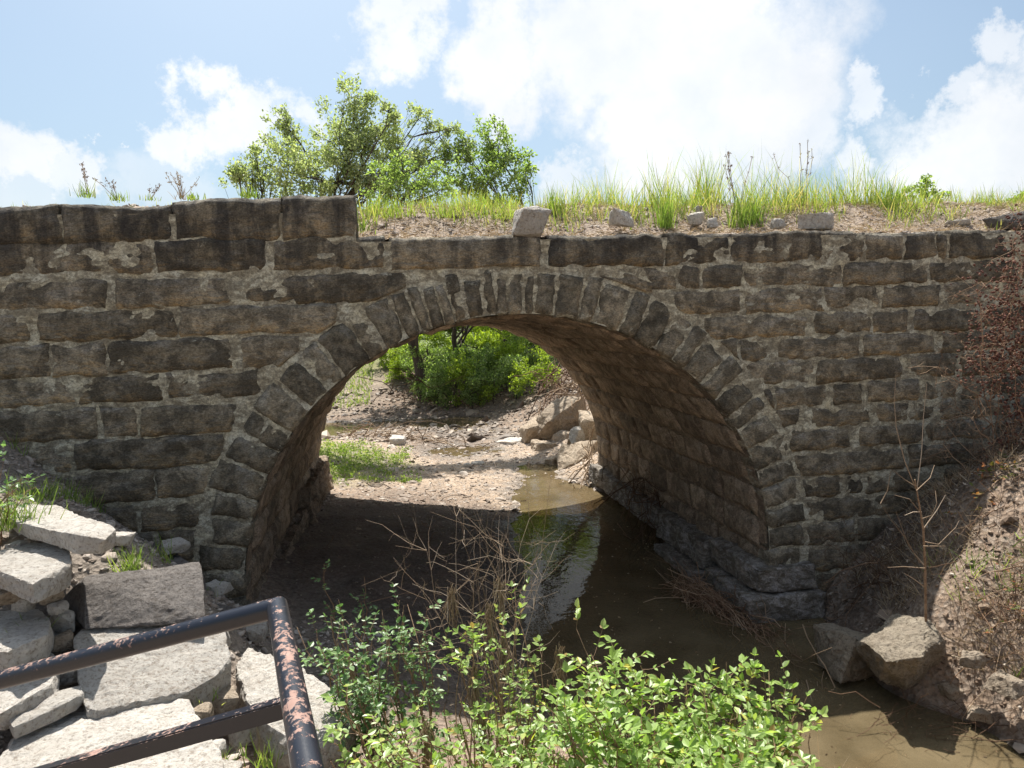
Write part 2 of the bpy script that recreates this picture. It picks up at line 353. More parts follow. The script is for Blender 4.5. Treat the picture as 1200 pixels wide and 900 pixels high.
BLADE = np.array([[-.5, 0, 0], [.5, 0, 0], [-.38, .4, .03], [.38, .4, .03], [-.22, .75, .12], [.22, .75, .12], [0, 1, .26]])
BLADE_F = {4: np.array([[0, 1, 3, 2], [2, 3, 5, 4]]), 3: np.array([[4, 5, 6]])}
def grass(mb, pos, h, w, lean=.35, r=None):
    r = r or rng; n = len(pos); d = np.column_stack([r.normal(0, lean, n), r.normal(0, lean, n), np.ones(n)])
    inst(mb, BLADE, BLADE_F, np.asarray(pos), rotmats(d, r.uniform(0, 6.28, n)), np.column_stack([np.broadcast_to(w, n)*np.ones(n), h*np.ones(n), h*np.ones(n)]))
ICO = None
def ico():
    global ICO
    if ICO is None:
        bm = bmesh.new(); bmesh.ops.create_icosphere(bm, subdivisions=1, radius=.5)
        ICO = (np.array([v.co[:] for v in bm.verts]), np.array([[v.index for v in f.verts] for f in bm.faces])); bm.free()
    return ICO
def pebbles(mb, pos, size, flat=.6, r=None):
    r = r or rng; tv, tf = ico(); n = len(pos); var = 6
    pos = np.asarray(pos); size = size*np.ones(n)
    for k in range(var):
        s = slice(k, n, var); m = len(pos[s])
        if not m: continue
        t2 = tv*(1+r.normal(0, .2, (len(tv), 1))); d = r.normal(0, 1, (m, 3)); R = rotmats(d*np.array([1, 1, .25]), r.uniform(0, .6, m))
        inst(mb, t2, tf, pos[s], R, np.column_stack([size[s]*r.uniform(.6, 1, m), size[s]*r.uniform(.8, 1.4, m), size[s]*flat*r.uniform(.6, 1, m)]))
def hull(pts, res=.06, amp=.02, fs=6, seed=0, rough=.35):
    bm = bmesh.new()
    for p in pts: bm.verts.new([float(c) for c in p])
    r = bmesh.ops.convex_hull(bm, input=bm.verts)
    bmesh.ops.delete(bm, geom=[g for g in set(r['geom_interior']+r['geom_unused']) if isinstance(g, bmesh.types.BMVert)], context='VERTS')
    bmesh.ops.triangulate(bm, faces=bm.faces)
    for it in range(6):
        es = [e for e in bm.edges if e.calc_length() > res]
        if not es or len(bm.faces) > 9000: break
        bmesh.ops.subdivide_edges(bm, edges=es, cuts=1); bmesh.ops.triangulate(bm, faces=bm.faces)
    bmesh.ops.smooth_vert(bm, verts=bm.verts, factor=.45, use_axis_x=True, use_axis_y=True, use_axis_z=True)
    bm.normal_update(); sv = Vector((seed*3.7, seed*1.3, seed))
    for v in bm.verts:
        q = v.co*fs+sv
        n = noise.fractal(q*.5, 1, 2, 3)*amp*1.1+abs(noise.fractal(q*1.7, 1, 2, 3))*-amp*.7+noise.noise(q*6)*amp*rough
        v.co += v.normal*n
    V = np.array([v.co[:] for v in bm.verts]); bm.verts.index_update()
    F = np.array([[v.index for v in f.verts] for f in bm.faces]); bm.free()
    mb = MB(); mb.add(V, F); return mb
def boulder_pts(c, size, seed, yaw=0, tilt=0, n=9):
    r = random.Random(seed); P = []
    for sx in (-1, 1):
        for sy in (-1, 1):
            for sz in (-1, 1):
                P.append(Vector((sx*size[0]*r.uniform(.2, .5), sy*size[1]*r.uniform(.2, .5), sz*size[2]*r.uniform(.25, .5))))
    for k in range(n):
        v = Vector([r.gauss(0, 1) for _ in range(3)]).normalized(); P.append(Vector((v.x*size[0]*.5, v.y*size[1]*.5, v.z*size[2]*.5)))
    R = Matrix.Rotation(yaw, 3, 'Z') @ Matrix.Rotation(tilt, 3, 'Y')
    return [np.array((R @ p)[:])+np.array(c) for p in P]

# ------------------------------------------------------------------ arch geometry
AX, AA, AB, AZ = 1.08, 2.495, 2.377, .70        # centre, half width, rise, springing height
DEPTH = 5.99; RING = .43
BOT = -.4
th = np.linspace(0, pi, 400)
prof = np.concatenate([[[AX+AA, BOT]], np.column_stack([AX+AA*np.cos(th), AZ+AB*np.sin(th)]), [[AX-AA, BOT]]])
cum = np.concatenate([[0], np.cumsum(np.linalg.norm(np.diff(prof, axis=0), axis=1))])
PL = cum[-1]
def P2(s):
    x = np.interp(s, cum, prof[:, 0]); z = np.interp(s, cum, prof[:, 1]); return x, z
def Nrm(s):                                     # outward (away from the opening)
    x0, z0 = P2(s-.02); x1, z1 = P2(s+.02); t = np.array([x1-x0, z1-z0]); t /= np.linalg.norm(t)+1e-9
    return np.array([t[1], -t[0]])
def ext_half(z, e=RING):                        # half width of the extrados at height z
    q = (z-AZ)/(AB+e)
    if q >= 1: return -1
    return (AA+e)*sqrt(1-max(q, 0)**2)
LEFTTOP = atY(200, 243, 0)[2]; STEPX = atY(418, 255, 0)[0]; TOPZ = 3.79
def topz(x): return LEFTTOP if x < STEPX else TOPZ

bridge = thing('stone_bridge', (AX, 3, 0), 'old rubble stone bridge with one round arch over the creek', 'bridge')
def piece(name, m, f, W, H, seed, proud=.035, skirt=.25, res=.03, rough=.012, back=True):
    """one dressed stone: f(u,v,n) -> world point, n outward"""
    nu = max(4, int(W/res)); nv = max(4, int(H/res)); V = []; r = random.Random(seed)
    so = Vector((seed*1.71 % 97, seed*.37 % 53, 0)); tl = r.uniform(-.012, .012); tv = r.uniform(-.008, .014)
    for j in range(nv+1):
        for i in range(nu+1):
            u = i/nu; v = j/nv
            e = min(u*W, (1-u)*W); e2 = min(v*H, (1-v)*H)
            pr = (1-math.exp(-e/.014))*(1-math.exp(-e2/.014))
            q = Vector((u*W, v*H, 0))
            n = -.008+(proud+.008)*pr+tl*(u-.5)*2+tv*(.5-v)*2+noise.fractal(q*5+so, 1, 2, 4)*rough*1.5+noise.noise(Vector((q.x*7, q.y*26, 3))+so)*rough*.9
            du = noise.fractal(q*6+so+Vector((9, 0, 0)), 1, 2, 3)*.022/W
            dv = noise.fractal(q*6+so+Vector((0, 9, 5)), 1, 2, 3)*.02/H
            V.append(f(min(max(u+du, -.02), 1.02), min(max(v+dv, -.05), 1.05), n))
    F = [(j*(nu+1)+i, j*(nu+1)+i+1, (j+1)*(nu+1)+i+1, (j+1)*(nu+1)+i) for j in range(nv) for i in range(nu)]
    rim = [(i, 0) for i in range(nu)]+[(nu, j) for j in range(nv)]+[(nu-i, nv) for i in range(nu)]+[(0, nv-j) for j in range(nv)]
    b0 = len(V)
    for i, j in rim: V.append(f(i/nu, j/nv, -skirt))
    k = len(rim)
    for a in range(k):
        i, j = rim[a]; i2, j2 = rim[(a+1) % k]
        F.append((j*(nu+1)+i, b0+a, b0+(a+1) % k, j2*(nu+1)+i2))
    mb = MB(); mb.add(np.array(V), np.array(F))
    return put(mb, name, m, bridge)

# rows measured on the photograph: (top, bottom, joints) ; left block is read at x=200, right block at x=1000
LROWS = [(243, 281, [-60, 72, 203, 330, 418], 'coping_stone'), (283, 317, [-90, 176, 184, 312, 322, 449], 0), (327, 357, [-50, 124, 138, 268, 288, 476], 0),
         (363, 393, [-45, 32, 48, 205, 212, 393, 402, 470], 0), (400, 434, [-70, 58, 62, 124, 130, 273, 284, 350], 0), (439, 466, [-40, 88, 93, 188, 196, 303, 312, 350], 0),
         (476, 508, [-60, 112, 121, 158, 166, 279, 290, 345], 0), (513, 545, [-60, 82, 88, 262, 270, 330], 0), (550, 583, [-60, 60, 66, 180, 186, 246, 258, 315], 0),
         (588, 618, [60, 160, 166, 240, 250, 300], 0), (622, 655, [60, 180, 188, 285], 0), (659, 690, [120, 215, 222, 290], 0)]
RROWS = [(276, 304, [459, 632, 643, 775, 781, 855, 858, 961, 965, 1010, 1014, 1055, 1060, 1096, 1099, 1108, 1113, 1190], 0),
         (309, 332, [560, 790, 795, 820, 823, 868, 872, 985, 989, 1085, 1089, 1190], 0), (337, 360, [790, 866, 875, 963, 967, 1030, 1034, 1100, 1105, 1194], 0),
         (367, 389, [826, 944, 955, 1020, 1024, 1062, 1071, 1148, 1152, 1205], 0), (394, 416, [820, 862, 866, 902, 911, 1006, 1012, 1093, 1104, 1180], 0),
         (421, 445, [868, 955, 958, 1055, 1066, 1118, 1126, 1200], 0), (450, 472, [870, 905, 909, 968, 977, 1009, 1016, 1074, 1080, 1150], 0),
         (477, 496, [880, 936, 951, 1021, 1028, 1095, 1100, 1180], 0), (502, 522, [928, 995, 1008, 1080, 1086, 1160], 0), (529, 552, [931, 1058, 1066, 1150], 0),
         (557, 577, [935, 1010, 1016, 1100, 1106, 1160], 0), (583, 606, [943, 1066, 1072, 1150], 0), (611, 634, [943, 1000, 1006, 1100], 0), (640, 664, [945, 1040, 1046, 1120], 0), (669, 690, [948, 1060], 0), (696, 716, [948, 1060], 0)]
def wall_row(rows, refx, side):
    cnt = 0
    for ri, (y0, y1, js, nm) in enumerate(rows):
        z1 = atY(refx, y0, 0)[2]; z0 = atY(refx, y1, 0)[2]
        z0 -= .024; z1 += .024
        if side > 0 and ri == 0: z1 = TOPZ
        spans = [(atY(js[k], (y0+y1)/2, 0)[0], atY(js[k+1], (y0+y1)/2, 0)[0]) for k in range(0, len(js)-1, 2 if nm == 0 else 1)]
        spans = [(a+.002, b-.002) for a, b in spans] if nm else [(a-.02, b+.02) for a, b in spans]
        r = random.Random(ri*7+side)
        if side < 0:
            x = spans[0][0]-.04
            while x > -6: w = r.uniform(.6, 1.3); spans.append((x-w, x)); x -= w+.04
        else:
            x = spans[-1][1]+.04
            while x < 9.8: w = r.uniform(.5, 1.0); spans.append((x, x+w)); x += w+.05
        for k, (x0, x1) in enumerate(spans):
            def bd(z):
                h = ext_half(z)
                a, b = x0, x1
                if h > 0:
                    if side > 0 and not (b > AX-h and a < AX+h and a < AX-h): a = max(a, AX+h)
                    if side < 0: b = min(b, AX-h)
                return a, b
            am, bm_ = bd((z0+z1)/2)
            if bm_-am < .08: continue
            seed = ri*101+k*13+(side > 0)*1000
            sl = r.uniform(-.008, .008); wob = r.uniform(0, 9)
            zlo = z0+.0
            def f(u, v, n):
                z = z0+(z1-z0)*v
                a, b = bd(z)
                if b-a < .03: a = b = (a+b)/2 if side < 0 else max(a, b)
                x = a+(b-a)*u
                hh = 0
                if ri < 3 and side > 0:       # keep clear of the crown
                    q = abs(x-AX)/(AA+RING)
                    if q < 1: 
                        ze = AZ+(AB+RING)*sqrt(1-q*q)+.015
                        z = max(z, min(ze, z1))
                top = noise.noise(Vector((x*2.2, 3.1, ri)))*.012
                if ri == 0 and v > .5: top += noise.noise(Vector((x*1.1, 7.7, 0)))*.03
                if ri == 0 and side < 0: top += (.05 if x > -2.0 else 0)*min(1, (x+2.0)*2 if x > -2 else 0)*v
                return (x, -n, z+top)
            piece(nm or 'wall_stone', M_STONE, f, bm_-am, z1-z0, seed, proud=.026+r.uniform(-.012, .014)+(.012 if nm else 0), rough=.014 if not nm else .010, skirt=.3)
            cnt += 1
    return cnt
c1 = wall_row(LROWS, 200, -1); c2 = wall_row(RROWS, 1000, 1)
# voussoirs from the left springing over the crown to the right
ws = [.30, .27, .3, .24, .33, .28, .26, .34, .3, .24, .36, .2, .28, .18, .13, .15, .12, .17, .2, .13, .14, .18, .12, .24, .3, .2, .33, .22, .3, .25, .2, .31, .26, .3, .22, .28, .3, .24, .28, .25, .27]
s0 = cum[-2]; sR = cum[1]; ws = [.34]+ws+[.34]; s0 += .3; sR -= .3; tot = s0-sR; k = tot/sum(ws); s = s0; rv = random.Random(3)
for i, w in enumerate(ws):
    w *= k; sa, sb_ = s-.004, s-w+.004; s -= w
    rg = RING*rv.uniform(.76, 1.04)
    def f(u, v, n):
        q = sa+(sb_-sa)*u; x, z = P2(q); nn = Nrm(q); rr = .004+v*rg
        return (x+nn[0]*rr, -n-.012, z+nn[1]*rr)
    piece('voussoir', M_VOUS, f, abs(w), rg, 5000+i, proud=.026+rv.uniform(-.01, .012), skirt=.32, rough=.014)
# barrel stones
NC = 29; rbm = random.Random(11); nb = 0
hs_ = PL/NC
for c in range(NC):
    y = .06+rbm.uniform(.0, .25)
    sa, sb_ = c*hs_+.008, (c+1)*hs_-.008
    while y < DEPTH-.05:
        w = rbm.uniform(.4, .8); y1 = min(y+w, DEPTH-.01)
        if DEPTH-y1 < .2: y1 = DEPTH-.01
        def f(u, v, n, y=y, y1=y1):
            q = sa+(sb_-sa)*v; x, z = P2(q); nn = Nrm(q); 
            return (x-nn[0]*n, y+(y1-y)*u, z-nn[1]*n)
        if nb < 299 and y1-y > .08:
            piece('barrel_stone', M_BARREL, f, y1-y, hs_-.02, 7000+nb, proud=.022+rbm.uniform(-.008, .016), skirt=.06, res=.06, rough=.012); nb += 1
        y = y1+.02
print('stones', c1, c2, len(ws), nb)
# mortar
def mort(x, z): return -.008-(.016 if x < AX else .011)*fbm((x*2.6, z*4.0, 2.2), 4)-.013*fbm((x*9, z*12, 5), 4)
def sheet(mb, nx, nz, f, keep=None):
    V = [f(i, j) for j in range(nz+1) for i in range(nx+1)]
    F = [(j*(nx+1)+i, j*(nx+1)+i+1, (j+1)*(nx+1)+i+1, (j+1)*(nx+1)+i) for j in range(nz) for i in range(nx) if keep is None or keep(i, j)]
    mb.add(np.array(V), np.array(F))
mb = MB(); X0, X1, Z0 = -6.0, 10.0, BOT; dx = .032
nx = int((X1-X0)/dx); nz_ = int((LEFTTOP-.03-Z0)/dx)
def wf(i, j):
    x = X0+i*dx; z = Z0+j*dx; return (x, mort(x, z), z)
def wk(i, j):
    x = X0+(i+.5)*dx; z = Z0+(j+.5)*dx
    if z > topz(x)-.02: return False
    q = ((x-AX)/(AA+.2))**2+(max(z-AZ, 0)/(AB+.2))**2
    return q > 1
sheet(mb, nx, nz_, wf, wk)
ns = 240
def rf(i, j):
    q = cum[1]*.0+i/ns*PL; x, z = P2(min(max(q, .03), PL-.03)); nn = Nrm(min(max(q, .03), PL-.03)); rr = .012+j/10*(RING+.12)
    X, Z = x+nn[0]*rr, z+nn[1]*rr
    return (X, mort(X, Z)-.006, min(Z, topz(X)-.02))
sheet(mb, ns, 10, rf)
put(mb, 'mortar', M_MORTAR, bridge)
mb = MB()
def bf(i, j):
    q = min(max(i/150*PL, .03), PL-.03); x, z = P2(q); nn = Nrm(q); y = .0+j/90*DEPTH
    n = -.004+.009*fbm((q*4, y*4, 1), 4); return (x-nn[0]*n, y, z-nn[1]*n)
sheet(mb, 150, 90, bf)
tag(put(mb, 'barrel_lining', M_BMORTAR, bridge), 'brown mortar lining between the stones inside the arch')
# far face and wall ends
mb = MB(); dx = .12; nx = int((X1-X0)/dx); nz_ = int((TOPZ-Z0)/dx)
sheet(mb, nx, nz_, lambda i, j: (X0+i*dx, DEPTH+.02*fbm((i*.3, j*.4, 0), 3), Z0+j*dx), lambda i, j: ((X0+(i+.5)*dx-AX)/(AA+.1))**2+(max(Z0+(j+.5)*dx-AZ, 0)/(AB+.1))**2 > 1)
sheet(mb, 120, 3, lambda i, j: (P2(i/120*PL)[0]+Nrm(min(max(i/120*PL, .03), PL-.03))[0]*j*.12, DEPTH+.004, P2(i/120*PL)[1]+Nrm(min(max(i/120*PL, .03), PL-.03))[1]*j*.12))
for x in (X0, X1): mb.add([(x, 0, BOT), (x, DEPTH, BOT), (x, DEPTH, TOPZ), (x, 0, TOPZ)], np.array([[0, 1, 2, 3]]))
tag(put(mb, 'far_face', M_MORTAR, bridge), 'upstream face of the bridge')
# footings, stepped out below the springing
def footing(x0, x1, y0, y1, z0, z1, seed, m=M_STONE, nm='footing_stone', amp=.03):
    r = random.Random(seed); P = [(x+r.uniform(-.03, .03), y+r.uniform(-.03, .03), z+r.uniform(-.02, .02)) for x in (x0, x1) for y in (y0, y1) for z in (z0, z1)]
    return put(hull(P, .06, amp, 6, seed), nm, m, bridge, smooth=True)
M_FOOT = mortar_mat('footing_render', (.36, .345, .345), (.25, .215, .17), (.09, .075, .055))
footing(3.42, 4.02, -.13, .95, .25, .5, 1, M_FOOT); footing(3.26, 4.08, -.24, .8, -.02, .24, 2, M_FOOT); footing(3.12, 3.98, -.3, .9, -.35, -.01, 21, M_FOOT)
footing(3.36, 3.7, 1.0, 2.4, .12, .44, 3, M_FOOT); footing(3.2, 3.7, .95, 2.2, -.3, .1, 4, M_FOOT); footing(3.4, 3.7, 2.45, 4.2, .1, .42, 5, M_FOOT); footing(3.42, 3.7, 4.25, 6.1, .08, .4, 6, M_FOOT)
footing(-1.5, -1.22, 3.3, 6.15, .1, .86, 7, M_BARREL, amp=.06); footing(-1.5, -1.27, 1.4, 3.3, .1, .62, 8, M_BARREL, amp=.05)

# ------------------------------------------------------------------ ground
CPTS = np.array([(-6,0,3.0),(-3.3,0,2.25),(-2.9,0,1.85),(-2.4,0,1.4),(-2,0,1.05),(-1.5,0,.62),(-3.2,-1.3,1.95),(-2.49,-1.18,1.84),(-1.95,-1.3,1.55),(-1.57,-1.45,1.26),(-1.31,-1.55,1.0),(-1.9,-2.1,1.02),(-1.3,-3.1,.8),(-.8,-3.4,.72),(-.6,-2.6,.62),(-.5,-4.2,1.0),(-1.6,-4,1.05),(0,-5.5,1.25),(0,-6.6,1.35),
 (-4,-4,1.8),(-6,-3,2.6),(-9,-5,3),(1.5,-5,1.1),(3,-5.6,1.2),(-.9,-1.2,.5),(-.2,-1.8,.42),(0,-.9,.33),(.75,-.9,.12),(.9,-2,.12),(.3,-2.8,.45),(1.2,-3,.3),(2.1,-3.1,.2),(1.25,-1.2,-.1),(2,-1.2,-.3),(2.1,-2.1,-.12),(3,-1.8,-.3),(3.2,-2.6,-.2),(3.6,-3.6,-.2),
 (4.6,-4.8,-.2),(6,-6,-.2),(3,-4.2,.5),(4.6,-6.5,.7),(-1.4,1,.55),(-1.4,3,.45),(-1.4,5.5,.36),(-.3,1,.38),(0,3,.32),(.2,5,.22),(.75,1,.12),(1.1,3,.1),(.9,0,.06),(1.3,1.5,.02),(1.45,2.8,.02),(1.8,4.5,.01),(2.4,0,-.3),(2.5,3,-.3),(3.4,1,-.3),(3.5,4,-.25),(2.7,5.2,-.1),
 (4.05,-.15,.0),(4.3,.1,.3),(4.6,0,.52),(5.1,0,.92),(5.8,0,1.25),(6.3,0,1.8),(8,0,2.6),(3.6,-.7,-.12),(3.7,-1.2,-.08),(4.15,-.9,.25),(3.8,-1.7,.1),(4.1,-1.6,.55),(4.25,-1.47,.73),(4.6,-1.33,1.02),(4.85,-1.2,1.25),(5.0,-1.05,1.45),(3.93,-2.1,-.02),(3.97,-2.5,-.02),(4.3,-2.1,.45),(4.4,-2.7,.35),(4.3,-3.5,.1),(5,-2,1.1),(5,-3,.8),(5.8,-1.4,1.8),(6,-2.4,1.6),(7,-2,2.2),(9,-3,2.7),(7,-5,1.6),
 (0,7,.16),(-1.5,7,.34),(-1.2,9,.3),(1.2,7,.1),(2.2,6.8,.02),(2.9,6.5,-.07),(3.8,7,.3),(1,9,.07),(2.2,8.6,.05),(3.4,8,-.02),(4.2,9,.4),(-3,9,.6),(-1,12,.2),(1,11,-.02),(2.2,12,.05),(3.6,12,.06),(-2,14.5,0),(0,15,.05),(-4,14,.1),(-4,17,-.05),(-1.2,16.5,-.05),(2,15,-.02),(.6,18,.06),(-3,19,.15),(3,17,.03),(4.4,14,.5),(5.6,14,1.4),
 (5.5,18,1.2),(3,20.5,1.05),(1,21.5,1.3),(0,20.5,.8),(-3,21,.6),(-6,22,.9),(0,25,2.0),(5,25,2.2),(-6,27,2.2),(-10,20,1.3),(10,20,2.3),(10,12,2.4),(-8,10,1.5),(-14,4,2.6),(16,4,2.8),(-14,-10,3),(14,-10,2.4),(0,-12,1.6),(0,34,2.6),(-14,34,2.6),(14,34,2.8)])
def tpsk(r2): return r2*np.log(r2+1e-6)*.5
_p = CPTS[:, :2]; _d = ((_p[:, None]-_p[None])**2).sum(-1); n_ = len(_p)
A = np.zeros((n_+3, n_+3)); A[:n_, :n_] = tpsk(_d)+np.eye(n_)*.02; A[:n_, n_] = 1; A[:n_, n_+1:] = _p; A[n_, :n_] = 1; A[n_+1:, :n_] = _p.T
TW = np.linalg.solve(A, np.concatenate([CPTS[:, 2], [0, 0, 0]]))
def gz(x, y):
    x = np.asarray(x, float); y = np.asarray(y, float); sh = x.shape; q = np.column_stack([x.ravel(), y.ravel()]); out = np.empty(len(q))
    for i in range(0, len(q), 20000):
        qq = q[i:i+20000]; d = ((qq[:, None]-_p[None])**2).sum(-1); out[i:i+20000] = tpsk(d)@TW[:n_]+TW[n_]+qq@TW[n_+1:]
    r = np.hypot(q[:, 0], q[:, 1]-10); w = np.clip((r-20)/12, 0, 1); w = w*w*(3-2*w)
    out = out*(1-w)+2.6*w
    return out.reshape(sh)
def gzs(x, y): return float(gz(np.array([x]), np.array([y]))[0])
def gnoise(x, y):
    return (.035+.05*min(max((x-4)/.5, 0), 1)*(y < 0))*fbm((x*1.7, y*1.7, 0), 5)+.012*noise.noise(Vector((x*9, y*9, 1)))
def axis(lo, hi, st, far):
    a = np.arange(lo, hi+st/2, st); g = [hi]; d = st
    while g[-1] < far: d *= 1.25; g.append(g[-1]+d)
    h = [lo]; d = st
    while h[-1] > -far: d *= 1.25; h.append(h[-1]-d)
    return np.concatenate([h[:0:-1], a, g[1:]])
xs = axis(-6.5, 9, .06, 900); ys = np.concatenate([axis(-6.5, 7, .06, 900)[:0], axis(-6.5, 24, .075, 900)])
GX, GY = np.meshgrid(xs, ys); GZ = gz(GX, GY)
fine = np.array([[gnoise(x, y) if abs(x) < 30 and abs(y) < 50 else 0 for x in xs] for y in ys])
GZ = GZ+fine
# embankment beyond the wall ends
def emb(x, y):
    w = np.clip((np.abs(x-2)-8.2)/1.0, 0, 1); t = 3.74-np.clip(-y+.3, 0, 99)*.62-np.clip(y-5.7, 0, 99)*.62
    return np.where(w > 0, t*w-(1-w)*5, -9)
GZ = np.maximum(GZ, emb(GX, GY))
mb = MB(); ny_, nx_ = GX.shape; ii = np.arange(nx_-1)[None]; jj = np.arange(ny_-1)[:, None]
F = np.stack([jj*nx_+ii, jj*nx_+ii+1, (jj+1)*nx_+ii+1, (jj+1)*nx_+ii], -1).reshape(-1, 4)
mb.add(np.stack([GX, GY, GZ], -1).reshape(-1, 3), F)
me = mb.mesh('ground', M_GROUND); 
def ell(cx, cy, rx, ry, soft=.35):
    d = np.sqrt(((GX-cx)/rx)**2+((GY-cy)/ry)**2)+fine*4; return np.clip((1+soft-d)/(2*soft), 0, 1)
C = np.zeros(GX.shape+(4,)); C[...] = (.38, .285, .205, .9)
def paint(mask, c):
    for i in range(4): C[..., i] = C[..., i]*(1-mask)+c[i]*mask
paint(np.clip((GY-10+2*np.sin(GX*1.3))/3, 0, 1), (.185, .13, .092, .5))                     # stony creek bed further up, tree shade darkened into its colour
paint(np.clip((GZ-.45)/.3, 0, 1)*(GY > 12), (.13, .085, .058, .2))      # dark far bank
paint(np.clip((GZ-1.5)/.5, 0, 1)*(GY > 16), (.13, .17, .05, .0))
paint(ell(-4.5, 24, 4, 4.5), (.22, .22, .09, .0))
paint(ell(-2.6, 21.0, 2.2, 2.0), (.30, .235, .19, .3))
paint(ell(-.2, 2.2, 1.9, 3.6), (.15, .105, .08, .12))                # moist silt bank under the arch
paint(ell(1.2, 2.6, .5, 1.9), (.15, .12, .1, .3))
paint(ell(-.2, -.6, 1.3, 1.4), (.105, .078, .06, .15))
paint(ell(-1.5, 8.6, 1.5, 2.0), (.2, .2, .08, .3))
paint(ell(-3.0, -2.2, 2.6, 3.2), (.27, .225, .185, .6))
paint(ell(.9, -3.6, 2.8, 1.7), (.27, .19, .14, .3))
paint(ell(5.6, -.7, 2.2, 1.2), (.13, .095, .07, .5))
paint(ell(5.6, -2.4, 2.2, 1.5), (.27, .195, .14, .6))
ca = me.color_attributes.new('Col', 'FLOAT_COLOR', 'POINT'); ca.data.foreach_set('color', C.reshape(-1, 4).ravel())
tag(link('ground', me), kind='structure')
def gat(px, py, z0=.3, it=12):
    z = z0
    for _ in range(it):
        p = atZ(px, py, z); z = .6*z+.4*(gzs(p[0], p[1])); 
    return atZ(px, py, z)
mb = MB()
wx = np.linspace(-9, 12, 22); wy = np.linspace(-12, 26, 39); WX, WY = np.meshgrid(wx, wy)
F = np.stack([np.arange(38)[:, None]*22+np.arange(21)[None], np.arange(38)[:, None]*22+np.arange(21)[None]+1, (np.arange(38)[:, None]+1)*22+np.arange(21)[None]+1, (np.arange(38)[:, None]+1)*22+np.arange(21)[None]], -1).reshape(-1, 4)
mb.add(np.stack([WX, WY, WX*0], -1).reshape(-1, 3), F)
tag(put(mb, 'creek_water', M_WATER), kind='structure')

# verge on top of the bridge
def vz(x, y):
    base = LEFTTOP+.0 if x < STEPX-.05 else TOPZ-.01
    w = min(max((y-.05)/1.3, 0), 1); w = w*w*(3-2*w); k = min(max((x-STEPX+.4)/1.2, 0), 1)
    hi = (4.2+.07*k+.0*x) if x > STEPX-.6 else 4.285
    hi += .035*noise.noise(Vector((x*1.3, 1, 0)))
    e = min(max((DEPTH-y)/1.2, 0), 1)
    return base+(hi-base)*w*e+.03*fbm((x*3, y*3, 4), 4)+.012*noise.noise(Vector((x*12, y*12, 4)))
def verge_mat():
    m, t, b = mat('verge_soil'); P = geo(t).outputs['Position']
    n1 = noisen(t, P, 3, 8, .7); n2 = noisen(t, P, 34, 8, .75); vo = N(t, 'ShaderNodeTexVoronoi', i_Scale=32); L(t, P, vo.inputs['Vector'])
    c = ramp(t, n2, [(.3, (.17, .12, .09)), (.5, (.32, .25, .2)), (.7, (.44, .37, .31))])
    c = mix(t, ramp(t, n1, [(.45, 0), (.7, .5)]), c, (.4, .32, .2)); L(t, c, b.inputs['Base Color']); b.inputs['Roughness'].default_value = .95
    k = bump(t, None, n2, .8, .03); bump(t, b, vo.outputs['Distance'], .6, .02, k); return m
mb = MB(); dx = .07; nx = int((X1-X0)/dx); ny2 = int((DEPTH-.04)/dx)
sheet(mb, nx, ny2, lambda i, j: (X0+i*dx, .04+j*dx, vz(X0+i*dx, .04+j*dx)))
tag(put(mb, 'road_verge', verge_mat()), kind='structure')
# ------------------------------------------------------------------ loose stones / gravel
exec_rocks = True
def rock_obj(name, pts, m, label, cat='rock', res=.05, amp=.02, seed=1, group=None, fs=6):
    o = put(hull(pts, res, amp, fs, seed), name, m, None, smooth=False)
    return tag(o, label, cat, group)
def slab_pts(poly, z, th, inset=.06, seed=0):
    r = random.Random(seed); T = [atZ(p[0], p[1], p[2] if len(p) > 2 else z) for p in poly]; c = np.mean(T, axis=0)
    B = [t+(c-t)*inset*r.uniform(-.5, 1.5)+np.array([0, 0, -th*r.uniform(.85, 1.1)]) for t in T]
    return T+B
slabs = [
 ('stone_slab', [(8,604),(24,586),(62,590),(115,611),(136,621),(124,632),(95,628),(18,612)], 1.88, .10, M_ROCK, 'long pale slab lying in the grass at the upper left, against the edge of the wall shadow'),
 ('stone_slab', [(-20,648),(38,634),(80,636),(86,659),(38,684),(-4,662),(-25,660)], 1.74, .13, M_ROCK, 'flat pale slab with a sharp corner, just above the loose rubble at the left edge'),
 ('stone_slab', [(84,745,1.3),(104,729,1.31),(160,720,1.31),(215,718,1.29),(242,722,1.27),(264,734,1.22),(273,768,1.14),(254,792,1.11),(222,810,1.1),(160,818,1.12),(112,832,1.13),(96,828,1.14),(92,780,1.22)], 1.12, .2, M_ROCK, 'large flat slab seen through the gap between the two handrail bars'),
 ('stone_slab', [(12,866),(60,838),(130,822),(200,811),(222,818),(240,850),(262,884),(262,960),(40,990),(-20,920)], 1.08, .3, M_ROCK, 'broad rough pale boulder in the bottom left corner under the lower handrail bar'),
 ('stone_slab', [(-30,715),(45,711),(60,724),(56,744),(8,764),(-30,760)], 1.42, .16, M_ROCK, 'pale slab at the left edge below the loose rubble with a dark undercut side'),
 ('stone_slab', [(-30,770),(52,752),(70,776),(62,800),(0,836),(-40,838)], 1.25, .12, M_ROCK, 'pale slab at the left edge crossed by the upper handrail bar'),
 ('stone_slab', [(10,842),(32,824),(96,802),(99,812),(60,832),(14,853)], 1.18, .06, M_ROCK, 'thin narrow slab lying like a tread above the bottom left boulder'),
 ('boulder', [(276,776),(290,757),(318,764),(350,780),(392,806),(416,842),(400,862),(350,872),(296,838)], .95, .4, M_ROCK, 'pale boulder with a dark crumbly side, right behind the handrail corner'),
 ('stone_slab', [(165,628),(205,645),(240,674),(215,680),(170,656)], 1.22, .12, M_ROCKD, 'slab above the standing block with the purple grey wall shade in its colour'),
 ('stone_slab', [(240,704),(268,706),(282,716),(270,732),(242,728)], .95, .14, M_ROCKD, 'small flat slab in shade to the right of the standing block'),
]
